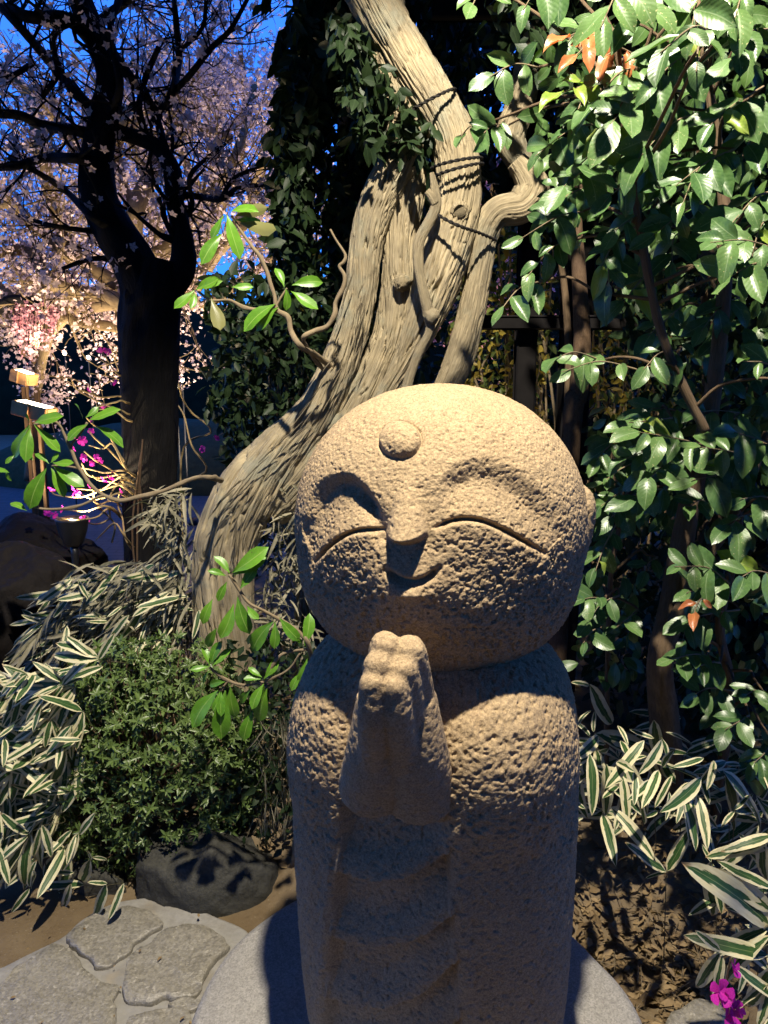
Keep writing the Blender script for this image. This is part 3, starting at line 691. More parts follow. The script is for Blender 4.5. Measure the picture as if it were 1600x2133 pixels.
for L, Y in [([(1500, 1560, 12, .3), (1520, 1450, 11, .1), (1500, 1300, 10), (1540, 1100, 8), (1500, 950, 6)], 2.1), ([(1275, 1440, 7, .3), (1268, 1300, 6, .1), (1280, 1150, 5), (1320, 1000, 5), (1380, 900, 4)], 2.2)]:
    p, r = stem(L, Y, 0); p[0] = np.array([p[0][0], p[0][1], float(gheight(p[0][0], p[0][1]))-.02]); bark_obj('stem', p, r, lshrub, M_BRANCH, 40, 12, amp=.15, lfreq=9, seed=5); STEMS.setdefault(lshrub.name, []).append(catmull(p, 60))

connect(shrub); connect(lshrub)
# shaded inner leaves behind the sprays, one mass per shrub
def cam_template():
    me = L_CAM[0]; nv = len(me.vertices); V = np.empty(nv*3, np.float32); me.vertices.foreach_get('co', V); V = V.reshape(-1, 3).astype(float)
    F = np.array([tuple(p_.vertices) for p_ in me.polygons]); return V, F, np.column_stack([np.tile(np.array([0, .25, .5, .75, 1.0]), nv//5), V[:, 1]])
# --- rhododendron shoots: every leaf from its own base and tip
def leafpx(root, parent, a, b, Y0, dY, meshes, nj=.25, mindl=.0, flip=False):
    p0 = P(a[0], a[1], Y0); p1 = P(b[0], b[1], Y0+dY); d = p1-p0; L_ = np.linalg.norm(d)
    n = facing(p0, .55, .6, nj)
    if flip: n = -n+np.array([0, 0, .3])
    put_leaf(random.choice(meshes), p0, d, n, max(L_, mindl)*1.03, root, parent)
def shoot(name, label, base, Y, twigs, leaves, mat=M_TWIG, meshes=None, flips=(), ground_it=True):
    root = thing(name, label, 'rhododendron', base)
    tws = []
    for L in twigs:
        pts = [P(q[0], q[1], Y+(q[3] if len(q) > 3 else 0)) for q in L]; rr_ = [q[2]*pxm(Y) for q in L]
        if not tws and ground_it: pts = [np.asarray(base)-[0, 0, .02]]+pts; rr_ = [rr_[0]*1.1]+rr_
        tws.append(twig_obj('twig', [(pts, rr_)], root, mat, sides=10))
    for i, (a, b) in enumerate(leaves):
        leafpx(root, tws[0], a, b, Y-.01, random.uniform(-.05, .02), meshes or L_RHO, flip=i in flips)
    return root
bz = lambda px, py, Y: (lambda p: np.array([p[0], p[1], float(gheight(p[0], p[1]))]))(P(px, py, Y))
shoot('rhododendron', 'pale leggy rhododendron branch with a leaf whorl standing against the ivy', bz(640, 1000, 2.75), 2.55,
      [[(715, 790, 8, .32), (668, 745, 8, .18), (628, 722, 7), (606, 690, 7), (600, 660, 6.5), (578, 645, 6.5), (572, 615, 5), (560, 580, 5), (545, 540, 5), (521, 508, 4), (482, 450, 3)], [(578, 645, 5), (540, 645, 5), (508, 640, 4.5), (478, 625, 4), (440, 625, 3.5), (412, 607, 3)], [(575, 640, 3), (585, 620, 3), (598, 600, 2.5)]],
      [((472, 447), (510, 533)), ((466, 449), (433, 494)), ((498, 463), (580, 493)), ((490, 450), (560, 436)), ((480, 442), (531, 428)), ((462, 487), (420, 546)), ((405, 605), (360, 636)), ((408, 604), (457, 582)), ((405, 609), (399, 638)), ((412, 600), (450, 580)), ((440, 620), (458, 696)),
       ((595, 600), (598, 648)), ((606, 606), (664, 636)), ((592, 598), (575, 553)), ((608, 594), (674, 585)), ((575, 632), (504, 684)), ((580, 640), (527, 687)), ((482, 598), (527, 593)), ((490, 458), (552, 470))], flips=(2, 3, 10), ground_it=False)
shoot('dead_twig', 'bare pale broken twig curving up beside the fibrous old vine trunk', bz(560, 900, 2.7), 2.55,
      [[(690, 790, 6, .3), (650, 740, 6, .15), (632, 706, 7), (655, 690, 7), (682, 680, 7), (697, 655, 7), (700, 630, 6), (715, 600, 6), (718, 575, 5), (707, 555, 4), (716, 545, 4), (719, 530, 3.5), (700, 500, 3), (688, 478, 2.5)]], [], ground_it=False)
shoot('rhododendron', 'arching rhododendron branch reaching across the black plum trunk toward the lamps', bz(450, 1150, 2.7), 2.5,
      [[(460, 1000, 8, .15), (440, 994, 7), (410, 995, 6.5), (375, 1008, 6), (340, 1022, 6), (290, 1035, 6), (250, 1042, 5.5), (215, 1030, 5), (190, 1010, 5), (165, 975, 4.5), (145, 930, 4), (118, 880, 3.5), (70, 884, 3)], [(215, 1030, 4), (160, 1055, 4), (90, 1060, 4), (50, 1045, 3)], [(165, 975, 3), (130, 970, 3), (108, 970, 3)], [(145, 930, 3), (170, 900, 3), (182, 880, 3)]],
      [((62, 886), (10, 952)), ((63, 890), (57, 962)), ((72, 884), (131, 936)), ((72, 880), (119, 860)), ((62, 880), (52, 862)), ((97, 975), (57, 1064)), ((106, 974), (142, 1033)), ((112, 970), (176, 1008)), ((102, 966), (73, 940)), ((106, 964), (119, 943)), ((197, 888), (264, 923)), ((182, 884), (135, 915)), ((172, 872), (166, 838)), ((185, 876), (240, 843)), ((178, 870), (204, 846)), ((30, 948), (12, 965)), ((20, 985), (-6, 975)), ((12, 980), (22, 1003)), ((110, 964), (150, 960)), ((40, 945), (70, 955)), ((56, 1064), (20, 1045))], ground_it=False)
shoot('rhododendron', 'bright green rhododendron shoots leaning over the clipped azalea beside the statue', bz(600, 1500, 2.35), 2.02,
      [[(640, 1560, 7, .25), (655, 1440, 7, .12), (645, 1352, 6), (625, 1320, 5.5), (600, 1300, 5), (578, 1288, 5), (545, 1270, 4), (515, 1252, 4), (490, 1215, 4), (478, 1198, 4)], [(645, 1352, 4), (600, 1358, 5), (578, 1372, 4), (550, 1415, 4)], [(550, 1420, 3), (510, 1427, 4), (470, 1415, 4), (437, 1390, 3.5)], [(625, 1360, 3), (600, 1395, 3), (552, 1420, 3)], [(475, 1418, 3), (458, 1440, 3)]],
      [((479, 1195), (448, 1156)), ((471, 1200), (436, 1186)), ((473, 1211), (455, 1254)), ((484, 1193), (547, 1138)), ((486, 1198), (551, 1156)), ((500, 1227), (531, 1178)), ((495, 1243), (519, 1324)), ((487, 1258), (455, 1332)), ((443, 1248), (421, 1302)), ((452, 1308), (431, 1352)), ((515, 1262), (537, 1287)), ((571, 1293), (514, 1360)), ((573, 1295), (567, 1354)), ((582, 1287), (629, 1334)), ((634, 1345), (646, 1280)), ((612, 1325), (630, 1340)),
       ((437, 1388), (425, 1344)), ((436, 1388), (397, 1391)), ((442, 1387), (473, 1349)), ((435, 1398), (417, 1424)), ((440, 1385), (456, 1338)), ((549, 1414), (579, 1373)), ((545, 1415), (508, 1412)), ((546, 1411), (519, 1386)), ((550, 1424), (524, 1478)), ((556, 1434), (536, 1512)), ((552, 1430), (534, 1472)), ((455, 1437), (394, 1517)), ((456, 1439), (419, 1483)), ((458, 1440), (444, 1480)), ((461, 1440), (463, 1492)), ((470, 1438), (465, 1545)), ((480, 1430), (491, 1502)), ((522, 1438), (494, 1468)), ((527, 1478), (507, 1548)), ((640, 1372), (620, 1428)), ((628, 1400), (605, 1440)), ((470, 1420), (430, 1428))])
# ------------------------------------------------------------------ old vine
M_VINE = bark_mat('vine_bark', (.31, .25, .145), (.52, .435, .28), (.20, .17, .115), streak=8, lf=2.6, bstr=1.0, bd=.012, lichen=(.27, .27, .20))
VY = 2.85
v_base = np.array([*P(470, 1250, VY)[:2], 0]); v_base[2] = float(gheight(v_base[0], v_base[1]))
vine = thing('old_vine', 'thick fibrous old climbing vine with several twisting pale stems behind the statue', 'vine', v_base)
def vstem(name, L, rings=420, sides=150, dy=0, **kw):
    pts = [P(q[0], q[1], VY+dy+(q[3] if len(q) > 3 else 0)) for q in L]; rad = [q[2]*pxm(VY+dy) for q in L]
    if L[0][1] > 1200: pts[0][2] = float(gheight(pts[0][0], pts[0][1]))-.05
    k = dict(amp=.14, absamp=.004, afreq=4.6, lfreq=3.4, twist=.7, seed=2, fiss=.015); k.update(kw)
    return bark_obj(name, pts, rad, vine, M_VINE, rings, sides, **k)
vstem('trunk', [(462, 1320, 66), (466, 1190, 62), (484, 1090, 62), (530, 1008, 62), (592, 932, 50), (654, 860, 40), (698, 775, 35), (730, 690, 32), (750, 610, 29), (760, 530, 30), (778, 450, 34), (808, 385, 38), (832, 340, 37), (842, 290, 36), (835, 220, 36), (815, 130, 36), (800, 30, 36), (795, -80, 36)], twist=-1.2)
vstem('trunk', [(560, 1060, 40), (610, 1010, 50), (660, 955, 48), (712, 890, 42), (768, 800, 37), (810, 705, 34), (826, 610, 32), (830, 530, 31), (838, 455, 34), (852, 400, 32), (866, 365, 22), (872, 345, 12)], dy=.03, seed=5, twist=-.9)
vstem('stem', [(740, 930, 16), (800, 830, 18), (842, 755, 23), (872, 690, 31), (900, 615, 41), (924, 530, 49), (946, 450, 45), (955, 385, 42), (948, 315, 42), (930, 255, 41), (888, 185, 41), (832, 95, 42), (778, 5, 42), (740, -70, 42)], dy=-.04, seed=8, twist=.5)
vstem('stem', [(890, 880, 24), (926, 815, 26), (956, 745, 29), (978, 660, 26), (994, 575, 25), (1008, 490, 26), (1035, 443, 27), (1085, 428, 31), (1108, 392, 32), (1095, 362, 24), (1075, 335, 18)], 220, 72, dy=-.02, seed=11, afreq=3.4, fiss=.008)
vstem('stem', [(1105, 400, 20), (1090, 350, 22), (1062, 290, 28), (1080, 225, 27), (1100, 140, 26), (1120, 40, 24)], 160, 60, dy=.12, seed=13, afreq=3.2, fiss=.008)
vstem('stem', [(812, 900, 12), (838, 840, 12), (852, 790, 9.5), (872, 735, 9), (894, 690, 9), (892, 655, 12), (880, 600, 10), (871, 545, 10.5), (874, 500, 10.5), (898, 455, 10.5), (908, 425, 10), (905, 390, 8), (899, 360, 4)], 120, 24, dy=-.17, seed=17, afreq=1.6, absamp=.0015, amp=.12, lfreq=9, fiss=.0015)
vstem('stub', [(908, 425, 10), (898, 408, 9), (889, 398, 7)], 20, 16, dy=-.175, seed=18, afreq=1.6, absamp=.001, amp=.1, fiss=0)
vstem('knot', [(840, 590, 18, .0), (835, 588, 15, -.06), (830, 586, 10, -.075), (827, 585, 5, -.08)], 30, 28, seed=19, fiss=.003, absamp=.006, afreq=3, lfreq=20)
vstem('knot', [(955, 440, 20, -.06), (957, 441, 16, -.115), (958, 442, 9, -.125)], 24, 28, seed=21, fiss=.003, absamp=.006, afreq=3, lfreq=20)
vstem('knot', [(895, 655, 14, -.16), (902, 660, 13, -.19), (909, 664, 9, -.20)], 24, 20, seed=22, fiss=.002, absamp=.005, afreq=3, lfreq=20)
# loose bark strips on the trunk
strips = []
for k in range(70):
    f = random.random(); base = catmull([(450, 1230), (478, 1100), (535, 1010), (640, 880), (720, 740), (752, 610)], 60)[int(f*59)]
    wpx = 70*(1-f)+38*f; ox = random.uniform(-.9, .9)*wpx
    q0 = P(base[0]+ox, base[1], VY-.10-.06*(1-f)); ang = catmull([(450, 1230), (478, 1100), (535, 1010), (640, 880), (720, 740), (752, 610)], 60)
    i = min(57, int(f*59)); tdir = ang[i+2]-ang[i]; tdir = tdir/np.hypot(*tdir)
    ln = random.uniform(30, 80)
    q1 = P(base[0]+ox*.9+tdir[0]*ln*.5, base[1]+tdir[1]*ln*.5, VY-.105-.06*(1-f)); q2 = P(base[0]+ox*.8+tdir[0]*ln+random.uniform(-6, 6), base[1]+tdir[1]*ln, VY-.11-.06*(1-f))
    strips.append(tube([q0, q1, q2], [.001, .0028, .0008], 8, 5))
o = link('bark_strip', tube_mesh('bark_strip', strips, v_base), M_VINE, vine); o['kind'] = 'stuff'
# black ropes
M_ROPE = bark_mat('black_rope', (.012, .011, .010), (.03, .028, .026), (.02, .018, .016), streak=2, lf=120, bd=.002)
def rope(label, pts, r=.0055):
    pts = np.asarray(pts); C = catmull(pts, 60); parts = []
    T = np.gradient(C, axis=0); T /= np.linalg.norm(T, axis=1)[:, None]
    S = np.concatenate([[0], np.cumsum(np.linalg.norm(np.diff(C, axis=0), axis=1))])
    a = np.cross(T, [0.2, .9, .3]); a /= np.linalg.norm(a, axis=1)[:, None]; b2 = np.cross(T, a)
    for k in (0, 1):
        ph = S/.022*math.pi+k*math.pi
        parts.append(tube(C+a*(np.cos(ph)*r*.55)[:, None]+b2*(np.sin(ph)*r*.55)[:, None], np.full(60, r*.62), 120, 7))
    me = tube_mesh('rope', parts, pts[0]); o = link('rope', me, M_ROPE, None, tuple(pts[0])); tag(o, label, 'rope', 'ropes tied on the old vine'); return o
def loop(cx, cy, wpx, tilt, Y, depth):
    L_ = []
    for a in np.linspace(-.2, 2*np.pi-.2, 18):
        L_.append(P(cx+math.cos(a)*wpx, cy+tilt*math.cos(a)-6*math.sin(a), Y-depth*math.sin(a)))
    return L_
rope('black twisted rope tied round the bend of the tallest vine stem', loop(898, 212, 50, -26, VY-.08, .085))
rope('upper of two black rope turns round the vine stem by the dark leaves', loop(952, 340, 52, -10, VY-.08, .085))
rope('lower of two black rope turns round the vine stem by the dark leaves', loop(954, 356, 52, -14, VY-.08, .09))
rope('black rope stretched slack between two vine stems below the knot', [P(900, 438, VY-.16), P(925, 455, VY-.19), P(960, 472, VY-.20), P(1000, 486, VY-.13), P(1032, 500, VY-.06)])

# ------------------------------------------------------------------ foliage masses
def scatter(name, tV, tF, tUV, org, D_, Nn_, S_, mat, off=(0, 0, 0)):
    """many copies of a small leaf in one mesh"""
    D_ = D_/np.linalg.norm(D_, axis=1)[:, None]; X = np.cross(D_, Nn_); X /= np.linalg.norm(X, axis=1)[:, None]+1e-9; Z = np.cross(X, D_)
    V = (tV[None, :, 0:1]*X[:, None]+tV[None, :, 1:2]*D_[:, None]+tV[None, :, 2:3]*Z[:, None])*S_[:, None, None]+org[:, None]-np.asarray(off)
    n, k = len(org), len(tV); F = (tF[None]+(np.arange(n)*k)[:, None, None]).reshape(-1, tF.shape[1])
    me = mk_mesh(name, V.reshape(-1, 3), F, uv=np.tile(tUV, (n, 1)), attrs={'rnd': np.repeat(rng.random(n), k)}); me.materials.append(mat); return me
# small leaf: 2 halves, folded
SL_V = np.array([[0, 0, 0], [-.24, .35, .05], [0, .4, -.02], [.24, .35, .05], [-.17, .72, .02], [0, .75, -.06], [.17, .72, .02], [0, 1, -.12]])
SL_F = np.array([[0, 2, 1, 1], [0, 3, 2, 2], [1, 2, 5, 4], [2, 3, 6, 5], [4, 5, 7, 7], [5, 6, 7, 7]])
SL_F = np.array([[0, 2, 1], [0, 3, 2], [1, 2, 5], [1, 5, 4], [2, 3, 6], [2, 6, 5], [4, 5, 7], [5, 6, 7]])
SL_UV = np.column_stack([SL_V[:, 0]*2+.5, SL_V[:, 1]])
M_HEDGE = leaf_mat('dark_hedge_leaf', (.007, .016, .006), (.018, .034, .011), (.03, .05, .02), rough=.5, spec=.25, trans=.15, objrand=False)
M_AZA = leaf_mat('azalea_leaf', (.045, .085, .020), (.11, .165, .040), (.16, .21, .07), rough=.40, spec=.5, veins=3, trans=.2, objrand=False)
M_YEL = leaf_mat('yellow_leaf', (.17, .15, .02), (.30, .22, .035), (.30, .26, .08), rough=.45, spec=.4, trans=.4, tcol=(1.1, 1, .4), objrand=False)
M_BACK = leaf_mat('back_leaf', (.05, .09, .02), (.13, .16, .035), (.16, .18, .06), rough=.4, spec=.4, trans=.35, objrand=False)
def rdir(n, down=0.0):
    d = rng.normal(size=(n, 3)); d[:, 2] -= down; return d
def leaf_mass(name, pts, size, mat, off, down=.3, facing_cam=.5):
    n = len(pts); Nn_ = rng.normal(size=(n, 3))*.8+np.array([0, -facing_cam, .5])
    return scatter(name, SL_V, SL_F, SL_UV, pts, rdir(n, down), Nn_, size*rng.uniform(.6, 1.25, n), mat, off)
def px_cloud(n, regions, Y0, Y1):
    """points inside photo polygons, spread over a depth range"""
    ar = np.array([r[1] for r in regions], float); ar /= ar.sum(); out_ = []
    for (poly, _), f in zip(regions, ar):
        poly = np.asarray(poly, float); m = int(n*f); lo, hi = poly.min(0), poly.max(0); got = np.zeros((0, 2))
        while len(got) < m:
            q = lo+rng.random((m*2, 2))*(hi-lo)
            nz = fbm(np.column_stack([q/90., np.full(len(q), len(poly))]), 1.0, 2, 6)
            got = np.vstack([got, q[inside(q[:, 0]+40*nz, q[:, 1]+40*np.roll(nz, 1), poly)]])
        got = got[:m]
        Y = Y0+(Y1-Y0)*rng.random(m); x = (got[:, 0]-800)/FPX; y = (1066.5-got[:, 1])/FPX
        d = np.stack([x, CP+y*SP, -SP+y*CP], -1); out_.append(np.array([0, 0, CAM_H])+d*(Y/d[:, 1])[:, None])
    return np.vstack(out_)
def massed(name, label, cat, base, meshes, trunk=None, mat=M_BRANCH):
    root = thing(name, label, cat, base)
    for nm, pts, size, m_, kw in meshes:
        o = link(nm, leaf_mass(nm, pts, size, m_, base, **kw), None, root); o['kind'] = 'stuff'
    if trunk:
        for p, r in trunk: bark_obj('trunk', p, r, root, mat, 50, 14, amp=.15, absamp=.003, lfreq=4, seed=4)
    return root
g_at = lambda p: np.array([p[0], p[1], float(gheight(p[0], p[1]))])
# ivy-clad evergreen between the plum and the vine
b0 = g_at(P(690, 1000, 3.7))
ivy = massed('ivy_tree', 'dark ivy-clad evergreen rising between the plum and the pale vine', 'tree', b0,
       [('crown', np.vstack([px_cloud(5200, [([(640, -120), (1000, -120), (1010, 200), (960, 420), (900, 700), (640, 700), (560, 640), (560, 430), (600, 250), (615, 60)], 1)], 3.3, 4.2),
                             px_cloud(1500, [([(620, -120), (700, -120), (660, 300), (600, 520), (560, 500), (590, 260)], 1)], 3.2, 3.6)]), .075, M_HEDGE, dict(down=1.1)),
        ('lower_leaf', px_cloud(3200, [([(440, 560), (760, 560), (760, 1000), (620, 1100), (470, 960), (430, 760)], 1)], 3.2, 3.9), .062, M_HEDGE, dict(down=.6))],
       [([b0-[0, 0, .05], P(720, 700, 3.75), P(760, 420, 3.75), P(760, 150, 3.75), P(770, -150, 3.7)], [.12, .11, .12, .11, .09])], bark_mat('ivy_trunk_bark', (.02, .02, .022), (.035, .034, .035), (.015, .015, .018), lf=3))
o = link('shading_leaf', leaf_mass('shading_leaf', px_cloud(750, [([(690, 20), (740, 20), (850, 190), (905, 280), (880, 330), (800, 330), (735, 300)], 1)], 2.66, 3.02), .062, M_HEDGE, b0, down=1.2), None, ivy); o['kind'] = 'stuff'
# ivy shoots trailing against the sky
tw = []; lv = []; ld = []
for k in range(13):
    x0 = random.uniform(590, 680); y0 = random.uniform(-80, 350); pts = [P(x0, y0, 3.5)]; x, y = x0, y0; dx = random.uniform(-16, -4); dyy = random.uniform(8, 26)
    for j in range(5):
        x += dx+random.uniform(-6, 6); y += dyy; pts.append(P(x, y, 3.45)); 
    tw.append(tube(pts, [.004, .0035, .003, .0025, .002, .0015], 16, 5))
    C = catmull(pts, 14)
    for q in C[2:]: lv.append(q); ld.append([random.uniform(-.8, .6), random.uniform(-.4, .4), -1])
lv = np.array(lv); ld = np.array(ld); o = link('trailing_shoot', tube_mesh('trailing_shoot', tw, b0), M_TWIGB, ivy)
o = link('trailing_leaf', scatter('trailing_leaf', SL_V, SL_F, SL_UV, lv, ld, rng.normal(size=lv.shape)*.6+[0, -1, 0], rng.uniform(.055, .085, len(lv)), M_HEDGE, b0), None, ivy); o['kind'] = 'stuff'

# inner leaves of the two glossy shrubs
cV, cF, cUV = cam_template()
M_LEAF2 = leaf_mat('inner_glossy_leaf', (.026, .068, .018), (.07, .13, .032), (.14, .20, .09), rough=.38, spec=.45, trans=.18, objrand=False)
for root, n_, regs, Y0, Y1, sz in ((shrub, 520, [([(1130, 60), (1650, -60), (1650, 640), (1500, 560), (1330, 600), (1180, 520), (1120, 330)], 5), ([(1350, 620), (1650, 600), (1650, 860), (1400, 800)], 1)], 2.15, 2.55, .082),
                                   (lshrub, 460, [([(1240, 870), (1650, 840), (1650, 1130), (1420, 1120), (1330, 1090), (1250, 1180), (1235, 1000)], 3), ([(1210, 1180), (1340, 1200), (1330, 1400), (1200, 1380)], .8), ([(1420, 1180), (1650, 1180), (1650, 1640), (1500, 1600), (1420, 1400)], 1.6)], 2.2, 2.5, .078)):
    q = px_cloud(n_, regs, Y0, Y1); k = len(q)
    nn = (LAMP-q); nn /= np.linalg.norm(nn, axis=1)[:, None]; nn = nn+np.array([0, -.5, 0])+rng.normal(size=(k, 3))*.45
    o = link('inner_leaf', scatter('inner_leaf', cV, cF, cUV, q, rng.normal(size=(k, 3))*.7+[-.3, -.2, -.8], nn, sz*rng.uniform(.6, 1.1, k), M_LEAF2, np.array(root.location)), None, root); o['kind'] = 'stuff'
# evergreen hedge that closes the view
b1 = g_at(P(1200, 1000, 5.4))
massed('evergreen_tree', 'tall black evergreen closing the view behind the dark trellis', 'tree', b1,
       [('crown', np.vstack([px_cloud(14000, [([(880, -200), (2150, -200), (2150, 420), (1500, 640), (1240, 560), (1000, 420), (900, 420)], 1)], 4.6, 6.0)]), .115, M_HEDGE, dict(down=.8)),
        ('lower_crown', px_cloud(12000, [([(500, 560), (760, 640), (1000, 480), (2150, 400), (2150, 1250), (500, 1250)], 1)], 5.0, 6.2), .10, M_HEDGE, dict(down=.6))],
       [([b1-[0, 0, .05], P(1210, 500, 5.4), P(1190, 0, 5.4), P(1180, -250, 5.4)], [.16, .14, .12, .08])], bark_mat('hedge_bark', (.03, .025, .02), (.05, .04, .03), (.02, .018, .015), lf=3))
# upper evergreen just above the shrub, and lower dark filler around it
b2 = g_at(P(1500, 1100, 2.9))
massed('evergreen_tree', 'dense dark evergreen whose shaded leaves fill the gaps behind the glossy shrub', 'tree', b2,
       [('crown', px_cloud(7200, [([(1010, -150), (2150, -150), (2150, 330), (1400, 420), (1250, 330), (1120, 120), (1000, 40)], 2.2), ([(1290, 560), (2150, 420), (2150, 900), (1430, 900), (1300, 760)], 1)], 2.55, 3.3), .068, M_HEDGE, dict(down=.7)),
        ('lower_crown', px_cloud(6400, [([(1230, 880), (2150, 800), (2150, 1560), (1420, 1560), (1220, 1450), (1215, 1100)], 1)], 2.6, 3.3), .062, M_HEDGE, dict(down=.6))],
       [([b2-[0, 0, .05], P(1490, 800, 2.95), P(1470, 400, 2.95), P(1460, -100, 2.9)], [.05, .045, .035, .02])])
# yellow-leaved shrubs lit from the ground behind the trellis
for k, (poly, n, lab, bx) in enumerate([([(980, 440), (1130, 440), (1150, 880), (960, 900), (930, 620)], 700, 'thin yellow-leaved shrub glowing between the vine stems and the trellis post', 1050),
                                        ([(1230, 560), (1480, 560), (1500, 860), (1420, 900), (1240, 920), (1210, 800)], 800, 'yellow-green shrub glowing behind the dark horizontal rail', 1330),
                                        ([(560, 330), (720, 330), (740, 640), (600, 700)], 150, 'sparse copper-leaved bush deep behind the ivy', 640)]):
    b3 = g_at(P(bx, 1000, 3.9))
    r_ = massed('yellow_shrub', lab, 'shrub', b3, [('foliage', px_cloud(n, [(poly, 1)], 3.6, 4.3), .05, M_YEL, dict(down=.7)), ('green_foliage', px_cloud(n, [(poly, 1)], 3.6, 4.4), .05, M_BACK, dict(down=.7))])
    parts = []
    for j in range(26):
        q = np.array([rng.uniform(min(p[0] for p in poly), max(p[0] for p in poly)), rng.uniform(min(p[1] for p in poly), max(p[1] for p in poly))])
        parts.append(tube([b3+[random.uniform(-.1, .1), random.uniform(-.1, .1), 0], (b3+P(q[0], q[1]+100, 4.0))/2+rng.normal(size=3)*.12, P(q[0], q[1]+60, 4.0), P(q[0], q[1], 3.95)], [.012, .008, .006, .002], 16, 5))
    link('branch', tube_mesh('branch', parts, b3), M_TWIG, r_)

# ------------------------------------------------------------------ trellis of dark timber
M_TIMBER = plain_mat('dark_timber', (.010, .009, .009), .85, .1, nz=14)
def box(name, a, b, wd, dp, mat, parent=None, off=(0, 0, 0)):
    a = np.asarray(a, float)-off; b = np.asarray(b, float)-off; d = nrm(b-a); s = nrm(np.cross(d, [0, 1, 0]) if abs(d[1]) < .9 else np.cross(d, [1, 0, 0])); u = np.cross(s, d)
    V = []; ch = .006
    for p in (a, b):
        for sx, sy in ((-1, -1), (1, -1), (1, 1), (-1, 1)):
            V += [p+s*(sx*(wd/2-ch))+u*(sy*dp/2), p+s*(sx*wd/2)+u*(sy*(dp/2-ch))]
    order = [0, 1, 3, 2, 4, 5, 7, 6]
    F = []
    for i in range(8):
        i0, i1 = order[i], order[(i+1) % 8]; F.append((i0, i1, i1+8, i0+8))
    me = bpy.data.meshes.new(name); me.from_pydata([tuple(v) for v in V], [], [tuple(order[::-1]), tuple(k+8 for k in order)]+F); me.update()
    return link(name, me, mat, parent)
t_base = g_at(P(1185, 1000, 3.15))
trel = thing('trellis', 'black timber trellis with posts and one level rail behind the statue', 'trellis', t_base)
for px_, wd in ((1185, .11), (1085, .08), (1570, .11)):
    q = g_at(P(px_, 1000, 3.15)); box('post', q-[0, 0, .1], [q[0], q[1], 3.6], wd, wd, M_TIMBER, trel, t_base)
z = P(1200, 672, 3.07)[2]; box('rail', P(1000, 672, 3.07)*[1, 1, 0]+[0, 0, z], P(1900, 672, 3.07)*[1, 1, 0]+[0, 0, z], .055, .05, M_TIMBER, trel, t_base)
z = P(1200, 20, 3.07)[2]; box('rail', P(900, 20, 3.07)*[1, 1, 0]+[0, 0, z], P(1900, 20, 3.07)*[1, 1, 0]+[0, 0, z], .07, .05, M_TIMBER, trel, t_base)
box('brace', P(1290, 700, 3.2), P(1235, 480, 3.2), .04, .04, M_TIMBER, trel, t_base)
# brown climbing stem on the post
p, r = stem([(1175, 1010, 18), (1190, 900, 19), (1205, 820, 18), (1212, 700, 16), (1205, 560, 13), (1200, 440, 12), (1215, 300, 9)], 2.85, 0)
p[0] = g_at(p[0])-[0, 0, .03]; b4 = p[0].copy()
cr = thing('climbing_stem', 'smooth brown climbing stem rising along the black trellis post', 'stem', b4)
bark_obj('trunk', p, r, cr, M_TWIGB, 70, 18, amp=.12, absamp=.002, lfreq=6, seed=31)
p, r = stem([(1180, 900, 8), (1185, 760, 8), (1178, 620, 7), (1165, 520, 6)], 2.9, 0); bark_obj('side_stem', p, r, cr, M_BRANCH, 50, 12, amp=.1, seed=32)

# ------------------------------------------------------------------ unseen leaf masses added overhead and behind the camera to block sky light
def sky_blocker(name, label, base, lo, hi, n, size, trunk):
    lo = np.array(lo, float); hi = np.array(hi, float); q = lo+rng.random((n, 3))*(hi-lo)
    return massed(name, label, 'tree', np.array(base, float), [('crown', q, size, M_HEDGE, dict(down=.5))], [trunk])
sky_blocker('evergreen_tree', 'unseen evergreen crown added overhead to keep sky light off the statue', (-2.6, -1.2, 0), (-6.5, -7, 4.4), (6.5, 4.6, 5.6), 20000, .38, ([np.array([-2.6, -1.2, -.05]), np.array([-2.5, -1.2, 2.0]), np.array([-2.3, -1.1, 4.6])], [.2, .17, .12]))
sky_blocker('evergreen_tree', 'unseen evergreen hedge added behind the camera to block low sky light', (1.5, -5.5, 0), (-7, -6.2, .1), (7, -5, 4.6), 9000, .24, ([np.array([1.5, -5.6, -.05]), np.array([1.5, -5.6, 2.0]), np.array([1.5, -5.6, 4.4])], [.14, .12, .08]))
# ------------------------------------------------------------------ clipped azalea
a_c = np.array([*P(330, 1560, 2.62)[:2], 0]); 
az_base = g_at(a_c); az = thing('azalea_bush', 'clipped dome of small dark green azalea leaves over the mossy boulder', 'bush', az_base)
ctr = P(320, 1585, 2.50); rad = np.array([.40, .27, .47])
n = 3900
d = rng.normal(size=(n, 3)); d /= np.linalg.norm(d, axis=1)[:, None]; d = d[(d[:, 1] < .35)]; d = d[fbm(d, 6.0, 2, 18) > -.28]
sh = 1+.15*fbm(d*1.0, 2.4, 3, 8)
dep = 1-.22*rng.random(len(d))**1.6
org = ctr+d*rad*(sh*dep)[:, None]
org = org[org[:, 2] > gheight(org[:, 0], org[:, 1])+.03]; d2 = (org-ctr)/rad; d2 /= np.linalg.norm(d2, axis=1)[:, None]
